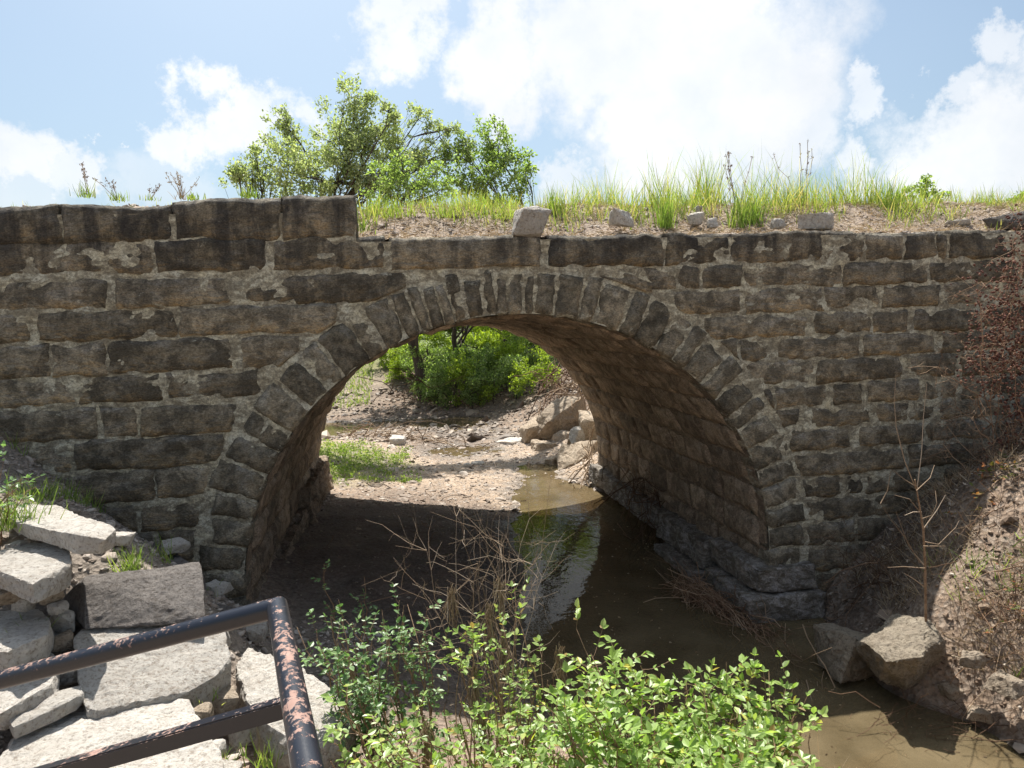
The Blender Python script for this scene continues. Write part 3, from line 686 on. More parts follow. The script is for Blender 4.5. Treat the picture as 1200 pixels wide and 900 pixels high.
for i, (nm, poly, z, thk, m, lb) in enumerate(slabs):
    rock_obj(nm, slab_pts(poly, z, thk, .1 if nm != 'stone_block' else .0, i), m, lb, 'stone block' if nm == 'stone_block' else ('boulder' if nm == 'boulder' else 'stone slab'), res=.045, amp=.016 if nm != 'boulder' else .03, seed=i+1)
rock_obj('stone_block', [atZ(x, y, z) for x, y, z in [(98,685,1.51),(237,668,1.51),(242,722,1.33),(224,730,1.3),(99,738,1.31)]]+[atZ(x, y, z)+np.array([-.06, .16, 0]) for x, y, z in [(98,685,1.53),(237,668,1.53),(242,719,1.25),(99,734,1.15)]]+[atZ(99, 740, 1.1), atZ(72, 700, 1.4)], M_ROCKD, 'block standing on edge, half-shade grey in its colour, pitted face to the viewer', 'stone block', res=.03, amp=.012, seed=3)
small = [((28,706,1.5),(.14,.12,.1)),((60,694,1.54),(.13,.11,.16)),((66,680,1.6),(.1,.1,.1)),((44,697,1.52),(.1,.08,.08)),((10,698,1.56),(.22,.16,.13)),((68,712,1.46),(.12,.1,.07)),
         ((240,800,1.0),(.13,.1,.1)),((262,822,.92),(.22,.2,.16)),((255,878,.98),(.12,.1,.1)),((82,860,1.0),(.12,.1,.08)),((128,648,1.42),(.16,.12,.09)),((60,745,1.26),(.16,.12,.07)),((270,905,.95),(.16,.14,.1))]
sl = ['fist sized stone beside the dark gap under the upper left slab', 'upright tan stone wedged at the left end of the standing block', 'pale cap stone on top of the rubble by the standing block', 'small stone squeezed under the corner of the upper left slab', 'brown tinted stone at the very left edge under the slab corner',
      'small light stone at the foot of the standing block side', 'small dark stone in the gap right of the large flat slab', 'reddish stone wedged beside the boulder behind the handrail', 'stone chip by the lower bar near the grass tuft', 'stone chip in the gap over the bottom left boulder', 'grey stone among grass tufts above the standing block', 'thin broken piece touching the upper bar at left', 'pale chip at the bottom edge left of the handrail post']
for i, (p, s_) in enumerate(small):
    c = atZ(*p); rock_obj('rock', boulder_pts(c, s_, 40+i, i*.9), M_ROCK if i not in (1, 4, 7) else M_ROCKB, sl[i], res=.035, amp=.01, seed=i+20)
for i, ((px, py, z), s_, lb) in enumerate([((76,728,1.34),(.16,.14,.14),'stone filling the dark gap at the left foot of the standing block'),((70,752,1.28),(.15,.12,.12),'brown stone in the gap between the left slabs and the large flat slab'),((84,792,1.16),(.13,.12,.12),'stone between the thin tread slab and the large flat slab'),((255,745,1.0),(.2,.16,.16),'block at the right corner of the large flat slab'),((140,632,1.6),(.2,.14,.1),'pale stone at the tip of the long upper left slab'),((205,640,1.3),(.24,.2,.12),'shaded flat stone against the wall foot'),
        ((255,690,.95),(.26,.2,.14),'shaded stone at the foot of the arch ring'),((300,742,.8),(.2,.18,.14),'shaded stone behind the handrail corner'),((122,640,1.55),(.12,.1,.08),'small stone in the grass below the long slab'),((20,640,1.72),(.16,.14,.1),'stone wedged between the two upper left slabs'),((285,858,.9),(.16,.14,.14),'stone between boulder and lower bar'),((236,838,1.0),(.14,.1,.1),'small tan stone in the crack right of the bottom left boulder')]):
    rock_obj('rock', boulder_pts(atZ(px, py, z), s_, 340+i, i*.7), M_ROCK if i not in (1, 11) else M_ROCKB, lb, res=.035, amp=.012, seed=i+140)
# stones on the verge
vr_ = [((622,261),.42,.36,.34,.15,M_ROCK,'squared tan stone perched on the wall edge above the crown of the arch'),((726,258),.30,.26,.2,.35,M_ROCK,'flat topped stone in the grass to the right of the perched squared stone'),
       ((957,259),.42,.3,.2,.3,M_ROCK,'wide low tan stone on the verge over the right part of the wall'),((815,258),.2,.18,.16,.5,M_ROCK,'left stone of the small pair in the grass above the wall'),((836,262),.14,.12,.13,.4,M_ROCK,'right stone of the small pair in the grass above the wall'),
       ((818,247),.1,.1,.12,.8,M_ROCK,'little pointed stone behind the small pair in the grass'),((912,262),.16,.14,.13,.3,M_ROCK,'stone among tall grass just left of the wide low stone'),((1188,262),.6,.5,.24,.3,M_ROCKD,'dark broad block on the wall top at the right edge'),((1120,262),.3,.24,.07,.5,M_ROCK,'thin flat stone in gravel near the right end of the verge')]
for i, ((px, py), a, b_, c_, yy, m, lb) in enumerate(vr_):
    p = atY(px, py, yy-.12 if i == 0 else yy); rock_obj('rock', boulder_pts(p, (a, b_, c_), 70+i, .3*i), m, lb, res=.04, amp=.014, seed=i+50)
# boulders: far pile right of the opening and the pair by the near pier
far = [((655,492),(1.4,1.2,1.0),10.6,.3,-.5,'largest boulder at the top of the pile beyond the arch'),((628,508),(1.0,.9,.7),10.9,.1,-.4,'leaning boulder on the left shoulder of the pile beyond the arch'),((637,530),(.6,.6,.55),9.6,.2,0,'rounded boulder at the left foot of the pile beyond the arch'),
       ((662,515),(.62,.6,.5),9.9,.9,0,'pale rounded boulder in the middle of the far pile'),((676,540),(1.05,1.0,.85),7.9,.9,-.6,'slanting boulder nearest the water in the far pile'),((676,512),(.5,.55,.6),8.9,.4,.2,'white topped boulder above the slanting one in the far pile'),
       ((692,500),(.8,.7,.6),8.9,1.2,-.3,'flat boulder beside the inner wall at the far opening'),((650,545),(.5,.5,.5),8.4,.5,0,'brown boulder low in the far pile beside the slanting one'),((614,530),(.42,.4,.3),10.4,.4,0,'dark boulder half under the leaning one beyond the arch'),((600,520),(.9,.9,.3),11.4,.4,0,'low flat boulder left of the far pile')]
for i, ((px, py), s_, yy, yw, tl, lb) in enumerate(far):
    rock_obj('boulder', boulder_pts(atY(px, py, yy), s_, 90+i, yw, tl), M_ROCKB if i not in (5, 9) else M_ROCK, lb, 'boulder', res=.09, amp=.05, seed=i+80, fs=3.5)
rock_obj('boulder', boulder_pts(atY(990,764,-1.25), (.58,.6,.44), 111, .4, .3), M_ROCKW, 'dark rounded boulder at the water edge beside the right pier', 'boulder', res=.05, amp=.035, seed=5)
rock_obj('boulder', [atZ(x, y, z) for x, y, z in [(1010,750,.5),(1048,718,.56),(1086,726,.6),(1106,752,.52),(1080,770,.56),(1040,776,.5),(1066,808,.12),(1030,794,.12),(1100,788,.14),(1008,772,.2),(1066,810,-.15),(1098,790,-.15),(1030,796,-.15)]]+[np.array((3.7,-1.1,.1))], M_ROCKW, 'cracked tan boulder at the foot of the bare sapling', 'boulder', res=.045, amp=.045, seed=6)
cr_ = [((560,543),(.35,.3,.1),.08,'flat pale stone in the stream bed seen through the arch'),((548,546),(.2,.2,.12),.08,'small stone left of the flat one in the stream bed'),((548,561),(.2,.15,.06),.06,'reddish flat stone on the sunlit gravel beyond the arch'),((468,517),(.8,.5,.3),.15,'mud covered stone under the flood debris beyond the arch')]
for i, ((px, py), s_, z, lb) in enumerate(cr_):
    rock_obj('rock', boulder_pts(atZ(px, py, z), s_, 130+i, .5*i), M_ROCK if i != 2 else M_ROCKB, lb, res=.06, amp=.02, seed=i+99)

for i, ((px, py, z), s_, lb) in enumerate([((1122,812,.12),(.3,.22,.14),'pale broken stone at the waterline right of the cracked boulder'),((1150,838,.08),(.24,.2,.12),'second pale stone along the waterline, further right'),((1180,802,.4),(.3,.24,.14),'pale slab of mud rock on the sunlit lower bank'),((1138,772,.45),(.2,.16,.12),'small pale stone above the waterline stones')]):
    rock_obj('rock', boulder_pts(atZ(px, py, z), s_, 440+i, i*.8, .2), M_ROCKB, lb, res=.035, amp=.022, seed=i+240)
def scatter(n, x0, x1, y0, y1, zf, mask=None, r=None):
    r = r or rng; x = r.uniform(x0, x1, n); y = r.uniform(y0, y1, n)
    if mask is not None: k = mask(x, y); x, y = x[k], y[k]
    return np.column_stack([x, y, zf(x, y)])
def gzn(x, y): return gz(x, y)+np.array([gnoise(a, b) for a, b in zip(x, y)])
vzn = lambda x, y: np.array([vz(a, b) for a, b in zip(x, y)])
mb = MB(); p = scatter(5200, X0, 9, .05, 1.5, vzn); pebbles(mb, p, rng.lognormal(-3.5, .45, len(p)))
tag(put(mb, 'verge_gravel', M_GRAVEL, smooth=False), 'loose gravel on the verge along the top of the wall', 'gravel', kind='stuff')
mb = MB(); p = scatter(9000, -3.8, -.2, -4.4, -.02, gzn); pebbles(mb, p, rng.lognormal(-3.55, .5, len(p)))
tag(put(mb, 'scree_gravel', M_GRAVEL, smooth=False), 'grey gravel scree between the foreground slabs and the wall', 'gravel', kind='stuff')
mb = MB(); p = scatter(9000, -1.5, 4.2, 4.5, 13, gzn, lambda x, y: rng.random(len(x)) < .9); p = p[p[:, 2] > -.04]; pebbles(mb, p, rng.lognormal(-3.3, .6, len(p)), .45)
tag(put(mb, 'creek_gravel', M_GRAVEL, smooth=False), 'pale gravel bar in sun beyond the arch', 'gravel', kind='stuff')
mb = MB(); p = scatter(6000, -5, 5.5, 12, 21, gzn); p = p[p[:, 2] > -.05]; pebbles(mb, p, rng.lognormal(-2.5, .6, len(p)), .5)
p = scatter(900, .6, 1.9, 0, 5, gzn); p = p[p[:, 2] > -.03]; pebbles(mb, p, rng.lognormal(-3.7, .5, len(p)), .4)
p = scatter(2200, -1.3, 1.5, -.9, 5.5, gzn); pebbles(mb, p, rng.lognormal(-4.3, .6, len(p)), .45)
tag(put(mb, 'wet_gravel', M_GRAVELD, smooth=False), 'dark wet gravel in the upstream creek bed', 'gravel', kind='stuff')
mb = MB(); p = scatter(7000, 3.9, 7.5, -3.6, -.02, gzn); p = p[p[:, 2] > -.02]; p[:, 2] += .006; pebbles(mb, p, rng.lognormal(-3.95, .6, len(p)), .5)
tag(put(mb, 'bank_gravel', M_CLOD, smooth=False), 'gravel and clods on the right bank', 'gravel', kind='stuff')

# ------------------------------------------------------------------ handrail
rail = thing('handrail', atD(325, 712, 1.42), 'black painted pipe handrail with chipped paint at the bottom left corner', 'handrail')
A_ = atD(325, 712, 1.42); Lf = atD(0, 797, 1.6); Bk = atD(361, 905, .93)
def pipe(a, b, r, n=20, ext0=0, ext1=0):
    a = np.array(a, float); b = np.array(b, float); d = (b-a)/np.linalg.norm(b-a); a = a-d*ext0; b = b+d*ext1
    mb = MB(); tube(mb, [a+(b-a)*t for t in np.linspace(0, 1, 12)], r, n); mb.add([a-d*.001], [[0, 0, 0]]) if False else None; return mb
def boxbar(a, b, w, h):
    a = np.array(a, float); b = np.array(b, float); d = (b-a)/np.linalg.norm(b-a); s_ = np.cross(d, [0, 0, 1]); s_ /= np.linalg.norm(s_); u = np.cross(s_, d)
    bm = bmesh.new()
    q = [bm.verts.new(Vector(p+s_*i*w/2+u*j*h/2)) for p in (a, b) for i, j in ((-1, -1), (1, -1), (1, 1), (-1, 1))]
    for f in ((0, 1, 2, 3), (7, 6, 5, 4), (0, 4, 5, 1), (1, 5, 6, 2), (2, 6, 7, 3), (3, 7, 4, 0)): bm.faces.new([q[i] for i in f])
    bmesh.ops.bevel(bm, geom=bm.edges[:], offset=.003, segments=2, affect='EDGES')
    V = np.array([v.co[:] for v in bm.verts]); bm.verts.index_update(); mb = MB()
    for f in bm.faces: mb.add(np.zeros((0, 3)), [[v.index for v in f.verts]]) 
    mb.v = [V]; bm.free(); return mb
dl = (Lf-A_)/np.linalg.norm(Lf-A_); db = (Bk-A_)/np.linalg.norm(Bk-A_)
RP = .021
# mitred corner: sweep both pipes through one corner ring
def mitre(a, c, b, r, n=22):
    d1 = (c-a)/np.linalg.norm(c-a); d2 = (b-c)/np.linalg.norm(b-c); pn = d1-d2*-1; pn = (d1+d2); pn /= np.linalg.norm(pn)
    w = np.cross(d1, d2); w /= np.linalg.norm(w); ang = np.arange(n)*2*pi/n
    def ring(p, d):
        s_ = np.cross(w, d); return [p+r*(np.cos(t)*w+np.sin(t)*s_) for t in ang]
    r1 = ring(a, d1); r1m = []
    for q in r1: t = np.dot(c-q, pn)/np.dot(d1, pn); r1m.append(q+d1*t)
    r2 = ring(b, d2); out = []
    for R0, R1 in ((r1, r1m), (r2, r1m)):
        mb = MB(); k = 14; V = np.array([[np.array(R0[i])*(1-t)+np.array(R1[i])*t for i in range(n)] for t in np.linspace(0, 1, k)]).reshape(-1, 3)
        i = np.arange(k-1)[:, None]*n; j = np.arange(n)[None]; j2 = (j+1) % n
        mb.add(V, np.stack([i+j, i+j2, i+n+j2, i+n+j], -1).reshape(-1, 4)); mb.add(np.array(R0), [np.arange(n)]); out.append(mb)
    return out
m1, m2 = mitre(Lf+dl*1.5, A_, A_+db*1.05, RP)
put(m1, 'top_rail', M_PAINT, rail); put(m2, 'side_rail', M_PAINT, rail)
post_top = A_+np.array([-.012, .004, -.02]); gpost = gzs(A_[0], A_[1])
put(boxbar(post_top, (post_top[0], post_top[1], gpost-.1), .034, .034), 'post', M_PAINT, rail, smooth=False)
ml = atD(350, 824, 1.42); mr = atD(0, 923, 1.62); dd = (mr-ml)/np.linalg.norm(mr-ml)
put(boxbar(ml, mr+dd*1.2, .036, .036), 'middle_rail', M_PAINT, rail, smooth=False)

# ------------------------------------------------------------------ plants
def leaves_around(mb, pts, r, n, size, tv=LEAF, up=.4, rg=None):
    rg = rg or rng; pts = np.asarray(pts); i = rg.integers(0, len(pts), n)
    pos = pts[i]+rg.normal(0, 1, (n, 3))*r
    d = rg.normal(0, 1, (n, 3))+np.array([0, 0, up]); sc = size*rg.uniform(.6, 1.25, n)
    inst(mb, tv, LEAF_F, pos, rotmats(d, rg.normal(0, 1.0, n)), np.column_stack([sc, sc, sc]))
def tree(name, base, trunk_top, clumps, label, cat, leafm, nleaf, lsize, tr=.12, seed=1, group=None, tv=LEAF, barkm=None, parts=True):
    rg = np.random.default_rng(seed); root = thing(name, base, label, cat, group)
    mb = MB(); base = np.array(base, float); tt = np.array(trunk_top, float)
    tp = bend(base-np.array([0, 0, .2]), tt, 8, .05, 0, rg); tube(mb, tp, np.linspace(tr, tr*.6, 8), 9)
    fb = MB(); lb = MB()
    for (c, rad) in clumps:
        c = np.array(c, float); rad = np.array(rad, float) if hasattr(rad, '__len__') else np.full(3, rad)
        st = tp[rg.integers(3, 8)]; br = bend(st, c, 7, .12, .03, rg); tube(lb, br, np.linspace(tr*.38, tr*.1, 7), 5)
        sub = []
        ns_ = 12
        for k in range(ns_):
            v = rg.normal(0, 1, 3); v /= np.linalg.norm(v); e = c+v*rad*rg.uniform(.45, 1.0); tw = bend(br[rg.integers(3, 7)], e, 5, .12, .02, rg)
            tube(lb, tw, np.linspace(tr*.1, tr*.03, 5), 4); sub += list(tw[2:])+[e, e, e]
        w = rad.mean(); n = int(nleaf*w*w)
        leaves_around(fb, sub, w*.13, n, lsize, tv, .3, rg)
    put(mb, 'trunk', barkm or M_BARK, root); put(lb, 'branches', barkm or M_BARK, root)
    put(fb, 'foliage', leafm, root, smooth=False)
    return root
def pc(px, py, Y, r): return (tuple(atY(px, py, Y)), r)
# skyline trees behind the bridge
YT = 11
tree('olive_tree', (-4.3, YT, gzs(-4.3, YT)), atY(420, 215, YT), [pc(415,115,YT,.62),pc(412,150,YT,.8),pc(385,165,YT+.5,.7),pc(440,160,YT+.4,.7),pc(325,140,YT,.38),pc(335,170,YT,.6),pc(300,185,YT,.45),pc(275,207,YT-.3,.45),pc(350,200,YT-.5,.75),
      pc(400,200,YT-.3,.8),pc(470,175,YT+.5,.6),pc(490,140,YT+.8,.42),pc(480,200,YT,.6),pc(320,212,YT,.45),pc(515,160,YT+.8,.4),pc(445,200,YT-.4,.6),pc(500,185,YT+.6,.5),pc(545,170,YT+.9,.4),pc(530,150,YT+1,.3),pc(290,205,YT,.4),pc(370,215,YT,.5),pc(455,130,YT,.35)], 'wide olive green tree rising behind the left half of the bridge', 'tree', M_LEAFO, 3300, .075, .11, 3, tv=LEAF)
tree('leafy_tree', (5.9, YT+1, gzs(5.9, YT+1)), atY(565, 225, YT+1), [pc(572,160,YT+1,.5),pc(560,185,YT+1,.6),pc(595,190,YT+1,.62),pc(615,200,YT+1,.45),pc(530,175,YT+1,.45),pc(525,205,YT+.8,.6),pc(590,215,YT+.6,.6),pc(555,215,YT+.5,.5)], 'fresh green tree right of the olive tree behind the bridge', 'tree', M_LEAFG, 2600, .085, .1, 4)
tree('green_bush', (.2, 5.4, vz(.2, 5.4)), atY(470, 235, 5.4), [pc(450,198,5.4,.3),pc(470,188,5.4,.25),pc(485,212,5.4,.3),pc(508,205,5.5,.28),pc(445,222,5.3,.3),pc(495,228,5.3,.3),pc(465,222,5.3,.3),pc(525,222,5.4,.25)], 'bright green bush between the two skyline trees', 'bush', M_LEAFG, 5200, .05, .05, 5)
tree('small_bush', (7.3, 2.2, 4.1), atY(1078, 238, 2.2), [pc(1078,222,2.2,.16),pc(1060,230,2.2,.13),pc(1098,232,2.2,.15),pc(1085,212,2.2,.1)], 'small bush on the verge near the right end of the skyline', 'bush', M_LEAFG, 9000, .05, .02, 6)
tree('small_bush', (9.3, 4, 4.1), atY(1190, 245, 4), [pc(1190,240,4,.2),pc(1205,238,4,.25)], 'low bush cut by the right edge of the skyline', 'bush', M_LEAFG, 7000, .06, .02, 16)
# upstream thicket seen through the arch
thick = [(462,420,23.5,1.1,M_LEAFY,'pale sunlit shrub at the left of the upstream thicket'),(500,450,21,.9,M_LEAFG,'shrub behind the dark leaning trunk on the far bank'),(540,440,21.5,1.3,M_LEAFG,'dense shrub in the centre of the upstream thicket'),(585,400,22.5,1.5,M_LEAFY,'sunlit yellow green shrub at the top of the upstream thicket'),
         (590,450,21,1.2,M_LEAFG,'dark lower shrub overhanging the far gravel'),(630,430,20,1.2,M_LEAFG,'shrub at the right end of the upstream thicket'),(545,395,24,1.7,M_LEAFY,'tall sunlit shrub behind the centre of the thicket'),(650,410,23,1.6,M_LEAFG,'tall shrub partly behind the inner arch wall')]
for i, (px, py, Y, r_, m, lb) in enumerate(thick):
    c = atY(px, py, Y); g = gzs(c[0], Y); rr = random.Random(i)
    cl = [((c[0]+rr.uniform(-1, 1)*r_*1.0, Y+rr.uniform(-.6, .6)*r_, c[2]+rr.uniform(-.9, 1.0)*r_), r_*rr.uniform(.28, .5)) for k in range(12)]+[((c[0]+rr.uniform(-.8, .8)*r_, Y-.5*r_, g+.4), r_*.45) for k in range(3)]
    tree('thicket_shrub', (c[0], Y, g), (c[0]+.1, Y, g+1.2), cl, lb, 'shrub', m, 2000, .09, .06, 30+i, group='shrubs of the upstream thicket')
for i, (px, Y) in enumerate([(480, 21.5), (512, 18.8), (532, 18.4), (552, 18.2), (578, 18.0), (605, 17.6), (630, 16.5), (500, 19.9), (560, 19.4), (600, 19.2)]):
    c = atY(px, 470, Y); g = gzs(c[0], Y); rr = random.Random(60+i)
    cl = [((c[0]+rr.uniform(-.7, .7), Y+rr.uniform(-.4, .4), g+rr.uniform(.1, 1.5)), rr.uniform(.3, .55)) for k in range(8)]
    tree('thicket_shrub', (c[0], Y, g), (c[0]+.1, Y, g+.9), cl, ['first','second','third','fourth','fifth','sixth','seventh','first set back','second set back','third set back'][i]+' low shrub from the left along the foot of the upstream thicket', 'shrub', M_LEAFG if i % 3 else M_LEAFY, 2300, .075, .03, 230+i, group='shrubs of the upstream thicket')
YB = 19.3
b0 = atY(490, 437, YB); b0[2] = gzs(b0[0], YB)+.3
for i, (xa, ya, xb, yb, Y, r_, lb, cl) in enumerate([(499, 446, 474, 365, 19.5, .22, 'dark leaning tree trunk on the far bank seen through the arch', [(470,345),(500,330),(440,330),(480,300),(400,300),(430,270),(520,280),(560,300),(540,340),(420,340)]), (537, 470, 533, 385, 21.6, .13, 'thin upright tree rising inside the upstream thicket', [(530,340),(550,320),(510,325),(580,290),(600,340),(620,300),(570,260)]), (608, 440, 606, 385, 23, .2, 'tree at the right of the thicket with its trunk in leaves', [(600,330),(640,335),(620,310),(680,300),(700,340),(650,270),(730,310)])]):
    a = atY(xa, ya, Y); g = gzs(a[0], Y); a[2] = g; t_ = atY(xb, yb, Y)
    tree('creek_tree', a, t_, [pc(x, y, Y+(k % 3-1)*.8, 1.15) for k, (x, y) in enumerate(cl)], lb, 'tree', M_LEAFY, 1300, .12, r_, 50+i, group='trees on the far bank')
# more distant trees closing the view upstream
for i in range(15):
    x = -18+i*3.1+random.uniform(-1, 1); y = random.uniform(31, 38); g = gzs(x, y); h = random.uniform(2.2, 3.2)
    tree('distant_tree', (x, y, g), (x, y, g+h*.6), [((x+random.uniform(-1.6, 1.6), y+random.uniform(-1, 1), g+h*random.uniform(.2, 1.0)), random.uniform(.9, 1.4)) for k in range(9)], ('yellow green' if i % 2 else 'dark green')+' tree in the hedge line far upstream, '+['first','second','third','fourth','fifth','sixth','seventh','eighth','ninth','tenth','eleventh','twelfth','thirteenth','fourteenth','fifteenth'][i]+' from the left', 'tree', M_LEAFY if i % 2 else M_LEAFG, 420, .24, .15, 70+i, group='distant trees in the far hedge line')

# verge grass
mb = MB()
def hfun(x): 
    return np.interp(x, [STEPX-.3, STEPX+.1, 1.5, 2.2, 3.0, 4.5, 6, 7.5, 9], [.0, .2, .26, .42, .5, .5, .42, .3, .2])
n = 26000; x = rng.uniform(STEPX, 9.6, n); y = rng.beta(2.4, 1.9, n)*2.5+.2
nz1 = np.array([noise.fractal(Vector((a*1.5, b*1.9, 8)), 1, 2, 3) for a, b in zip(x, y)]); kp = nz1 > rng.normal(.1, .1, n)+np.clip(.75-y, 0, 1)*.2; x, y, nz1 = x[kp], y[kp], nz1[kp]
h = hfun(x)*rng.uniform(.25, 1.1, len(x))*np.clip(y/.9, .3, 1)*np.clip(.5+nz1*2.0, .25, 1.6)
grass(mb, np.column_stack([x, y, vzn(x, y)-.01]), h, rng.uniform(.004, .011, len(x)), .33)
x = rng.uniform(-5.5, STEPX, 700); y = rng.uniform(.4, 2.4, 700); grass(mb, np.column_stack([x, y, vzn(x, y)-.01]), rng.uniform(.03, .1, 700), .006, .6)
tag(put(mb, 'verge_grass', M_GRASS, smooth=False), 'tall yellow green grass along the top of the bridge', 'grass', kind='stuff')
mb = MB(); n = 16000; x = rng.uniform(STEPX-.3, 9.6, n); y = rng.uniform(.08, 1.8, n)
d = np.column_stack([rng.normal(0, 1, n), rng.normal(0, 1, n), rng.uniform(0, .5, n)]); ln = rng.uniform(.04, .14, n)
inst(mb, BLADE, BLADE_F, np.column_stack([x, y, vzn(x, y)+.01]), rotmats(d, rng.uniform(0, 6.28, n)), np.column_stack([rng.uniform(.004, .008, n), ln, ln]))
tag(put(mb, 'straw_litter', M_STRAW, smooth=False), 'dry straw and plant litter on the verge', 'straw', kind='stuff')
def tuft(px, py, Y, h, n, label, w=.008, m=None, lean=.3, spread=.05, z=None, name='grass_tuft', cat='grass tuft', seeds=0, seed=0):
    rg = np.random.default_rng(900+seed+int(px)); p = atY(px, py, Y) if z is None else atZ(px, py, z); mb = MB()
    q = np.column_stack([rg.normal(p[0], spread, n), rg.normal(p[1], spread, n), np.full(n, p[2]-.02)]); grass(mb, q, h*rg.uniform(.4, 1.1, n), w*rg.uniform(.7, 1.3, n), lean, rg)
    root = thing(name, p, label, cat); put(mb, 'blades', m or M_GRASSG, root, smooth=False)['kind'] = 'stuff'
    if seeds:
        sb2 = MB()
        for k in range(seeds):
            e = p+np.array([rg.normal(0, .12), rg.normal(0, .05), h*rg.uniform(1.2, 1.7)]); st = bend(p, e, 6, .06, 0, rg); tube(sb2, st, .0028, 4)
            leaves_around(sb2, st[3:], .008, 16, .028, SLIM, .8, rg)
        put(sb2, 'seed_stalks', M_TWIG if m is None else m, root, smooth=False)
    return root
tuft(102, 229, 1.6, .2, 45, 'bright grass tuft with thin blades, first from the left on the wall top', seeds=3)
tuft(137, 233, 1.7, .12, 50, 'low grass tuft with tall seed stalks left of the forked stalks', seeds=4)
tuft(176, 233, 1.7, .08, 25, 'sparse pair of tall stalks on the left wall top', seeds=3)
tuft(214, 232, 1.6, .16, 30, 'brown twiggy weed on the left wall top', m=M_STRAW, seeds=7)
tuft(228, 232, 1.5, .09, 40, 'short leafy tuft right of the brown twiggy weed', w=.014)
tuft(290, 229, 1.2, .13, 60, 'clump of broad blades above the coping before the olive tree', w=.012)
for i_, (px_, Y_, lb_) in enumerate([(450, .9, 'grass clump just right of the coping step'), (485, 1.0, 'grass clump over the left haunch of the arch'), (520, .8, 'third grass clump from the coping step'), (560, 1.0, 'grass clump above the crown, left of the perched stone'), (590, .7, 'grass clump touching the perched stone on its left')]): tuft(px_, 255, Y_, .26, 130, lb_, w=.008, lean=.32, spread=.14, m=M_GRASS, seed=i_)
tuft(423, 268, .22, .26, 40, 'grass tuft growing at the end of the coping step', w=.01, spread=.04)
tuft(865, 270, .5, .5, 70, 'tall dark weed with purple spikes standing above the verge grass', w=.012, seeds=5, lean=.12)
tuft(780, 268, .5, .45, 110, 'thick tall grass clump between the verge stones', w=.011, lean=.18)
tuft(880, 266, .6, .42, 110, 'tall grass clump right of the purple spiked weed', w=.011, lean=.2)
tuft(940, 248, 1.2, .5, 40, 'slender stalks leaning right over the wide low stone', seeds=5, lean=.15)
tuft(650, 255, .9, .35, 90, 'yellow green grass clump right of the perched squared stone', w=.01, lean=.2)
tuft(1045, 250, 1.0, .42, 90, 'grass clump left of the small verge bush', w=.011, lean=.22)
# foreground tufts
fg = [(152,668,1.44,.2,90,'bright grass tuft behind the standing grey block'),(106,650,1.5,.2,60,'grass tuft at the right end of the long pale slab'),(192,655,1.36,.22,30,'thin grass in the wall shade right of the bright tuft'),(40,752,1.3,.2,34,'grass tuft growing out of the dark gap at the left'),(8,615,1.85,.24,160,'lush grass at the left edge beside the long slab'),(3,690,1.5,.16,40,'grass hanging over the second slab at the left edge'),
      (234,825,1.0,.09,18,'tiny grass tuft in the crack beside the large flat slab'),(262,893,.95,.12,26,'grass sprout at the bottom between rail and boulder'),(312,895,.8,.16,40,'grass tuft left of the rail at the bottom edge'),(385,880,.8,.24,90,'long grass tuft right of the side rail at the bottom'),(235,698,.95,.14,50,'dark grass tuft in shade at the arch foot'),(40,600,1.8,.16,50,'grass between the long slab and the left edge')]
for i, (px, py, z, h, n, lb) in enumerate(fg): tuft(px, py, 0, h, n, lb, w=.007, z=z, lean=.4, spread=.045 if n < 100 else .1, seed=i)
mb = MB(); p = scatter(3200, -4.6, -2.5, -1.3, -.05, gzn, lambda x, y: np.array([noise.noise(Vector((a*2.2, b*2.2, 3))) for a, b in zip(x, y)]) > .0)
grass(mb, p, rng.uniform(.06, .2, len(p)), .007, .4)
tag(put(mb, 'shade_grass', M_GRASSG, smooth=False), 'green grass in the shade at the foot of the left wall', 'grass', kind='stuff')
mb = MB(); p = scatter(9000, -2.8, .9, 6.3, 12.5, gzn, lambda x, y: (((x+1.1)/1.35)**2+((y-8.7)/2.4)**2+np.array([noise.noise(Vector((a*2, b*2, 3))) for a, b in zip(x, y)])*2.2) < .8)
grass(mb, p, rng.uniform(.03, .17, len(p))*rng.uniform(.3, 1, len(p)), .012, .7)
leaves_around(mb, p[:1500]+[0, 0, .05], .04, 4000, .05)
p = scatter(9000, -9, -1, 19.5, 30, gzn); grass(mb, p, rng.uniform(.1, .3, len(p)), .03, .5)
tag(put(mb, 'upstream_grass', M_GRASSG, smooth=False), 'sunlit grass patch on the bar and bank beyond the arch', 'grass', kind='stuff')
mb = MB(); p = scatter(22000, 4.0, 7.5, -3.6, -.2, gzn, lambda x, y: np.array([noise.fractal(Vector((a*1.7, b*1.7, 3)), 1, 2, 3) for a, b in zip(x, y)]) > rng.normal(-.02, .15, len(x))); p = p[p[:, 2] > .3]
grass(mb, p, rng.uniform(.06, .22, len(p)), .006, 1.2)
tag(put(mb, 'bank_straw', M_STRAW, smooth=False), 'dry matted grass on the sunlit right bank', 'dry grass', kind='stuff')
mb = MB(); p = scatter(5000, 4.1, 7.5, -3.6, -1.1, gzn, lambda x, y: np.array([noise.noise(Vector((a*1.9, b*1.9, 9))) for a, b in zip(x, y)]) > .08); p = p[p[:, 2] > .3]
grass(mb, p, rng.uniform(.07, .22, len(p)), .007, .5)
tag(put(mb, 'bank_grass', M_GRASSG, smooth=False), 'green grass blades among the straw on the right bank', 'grass', kind='stuff')

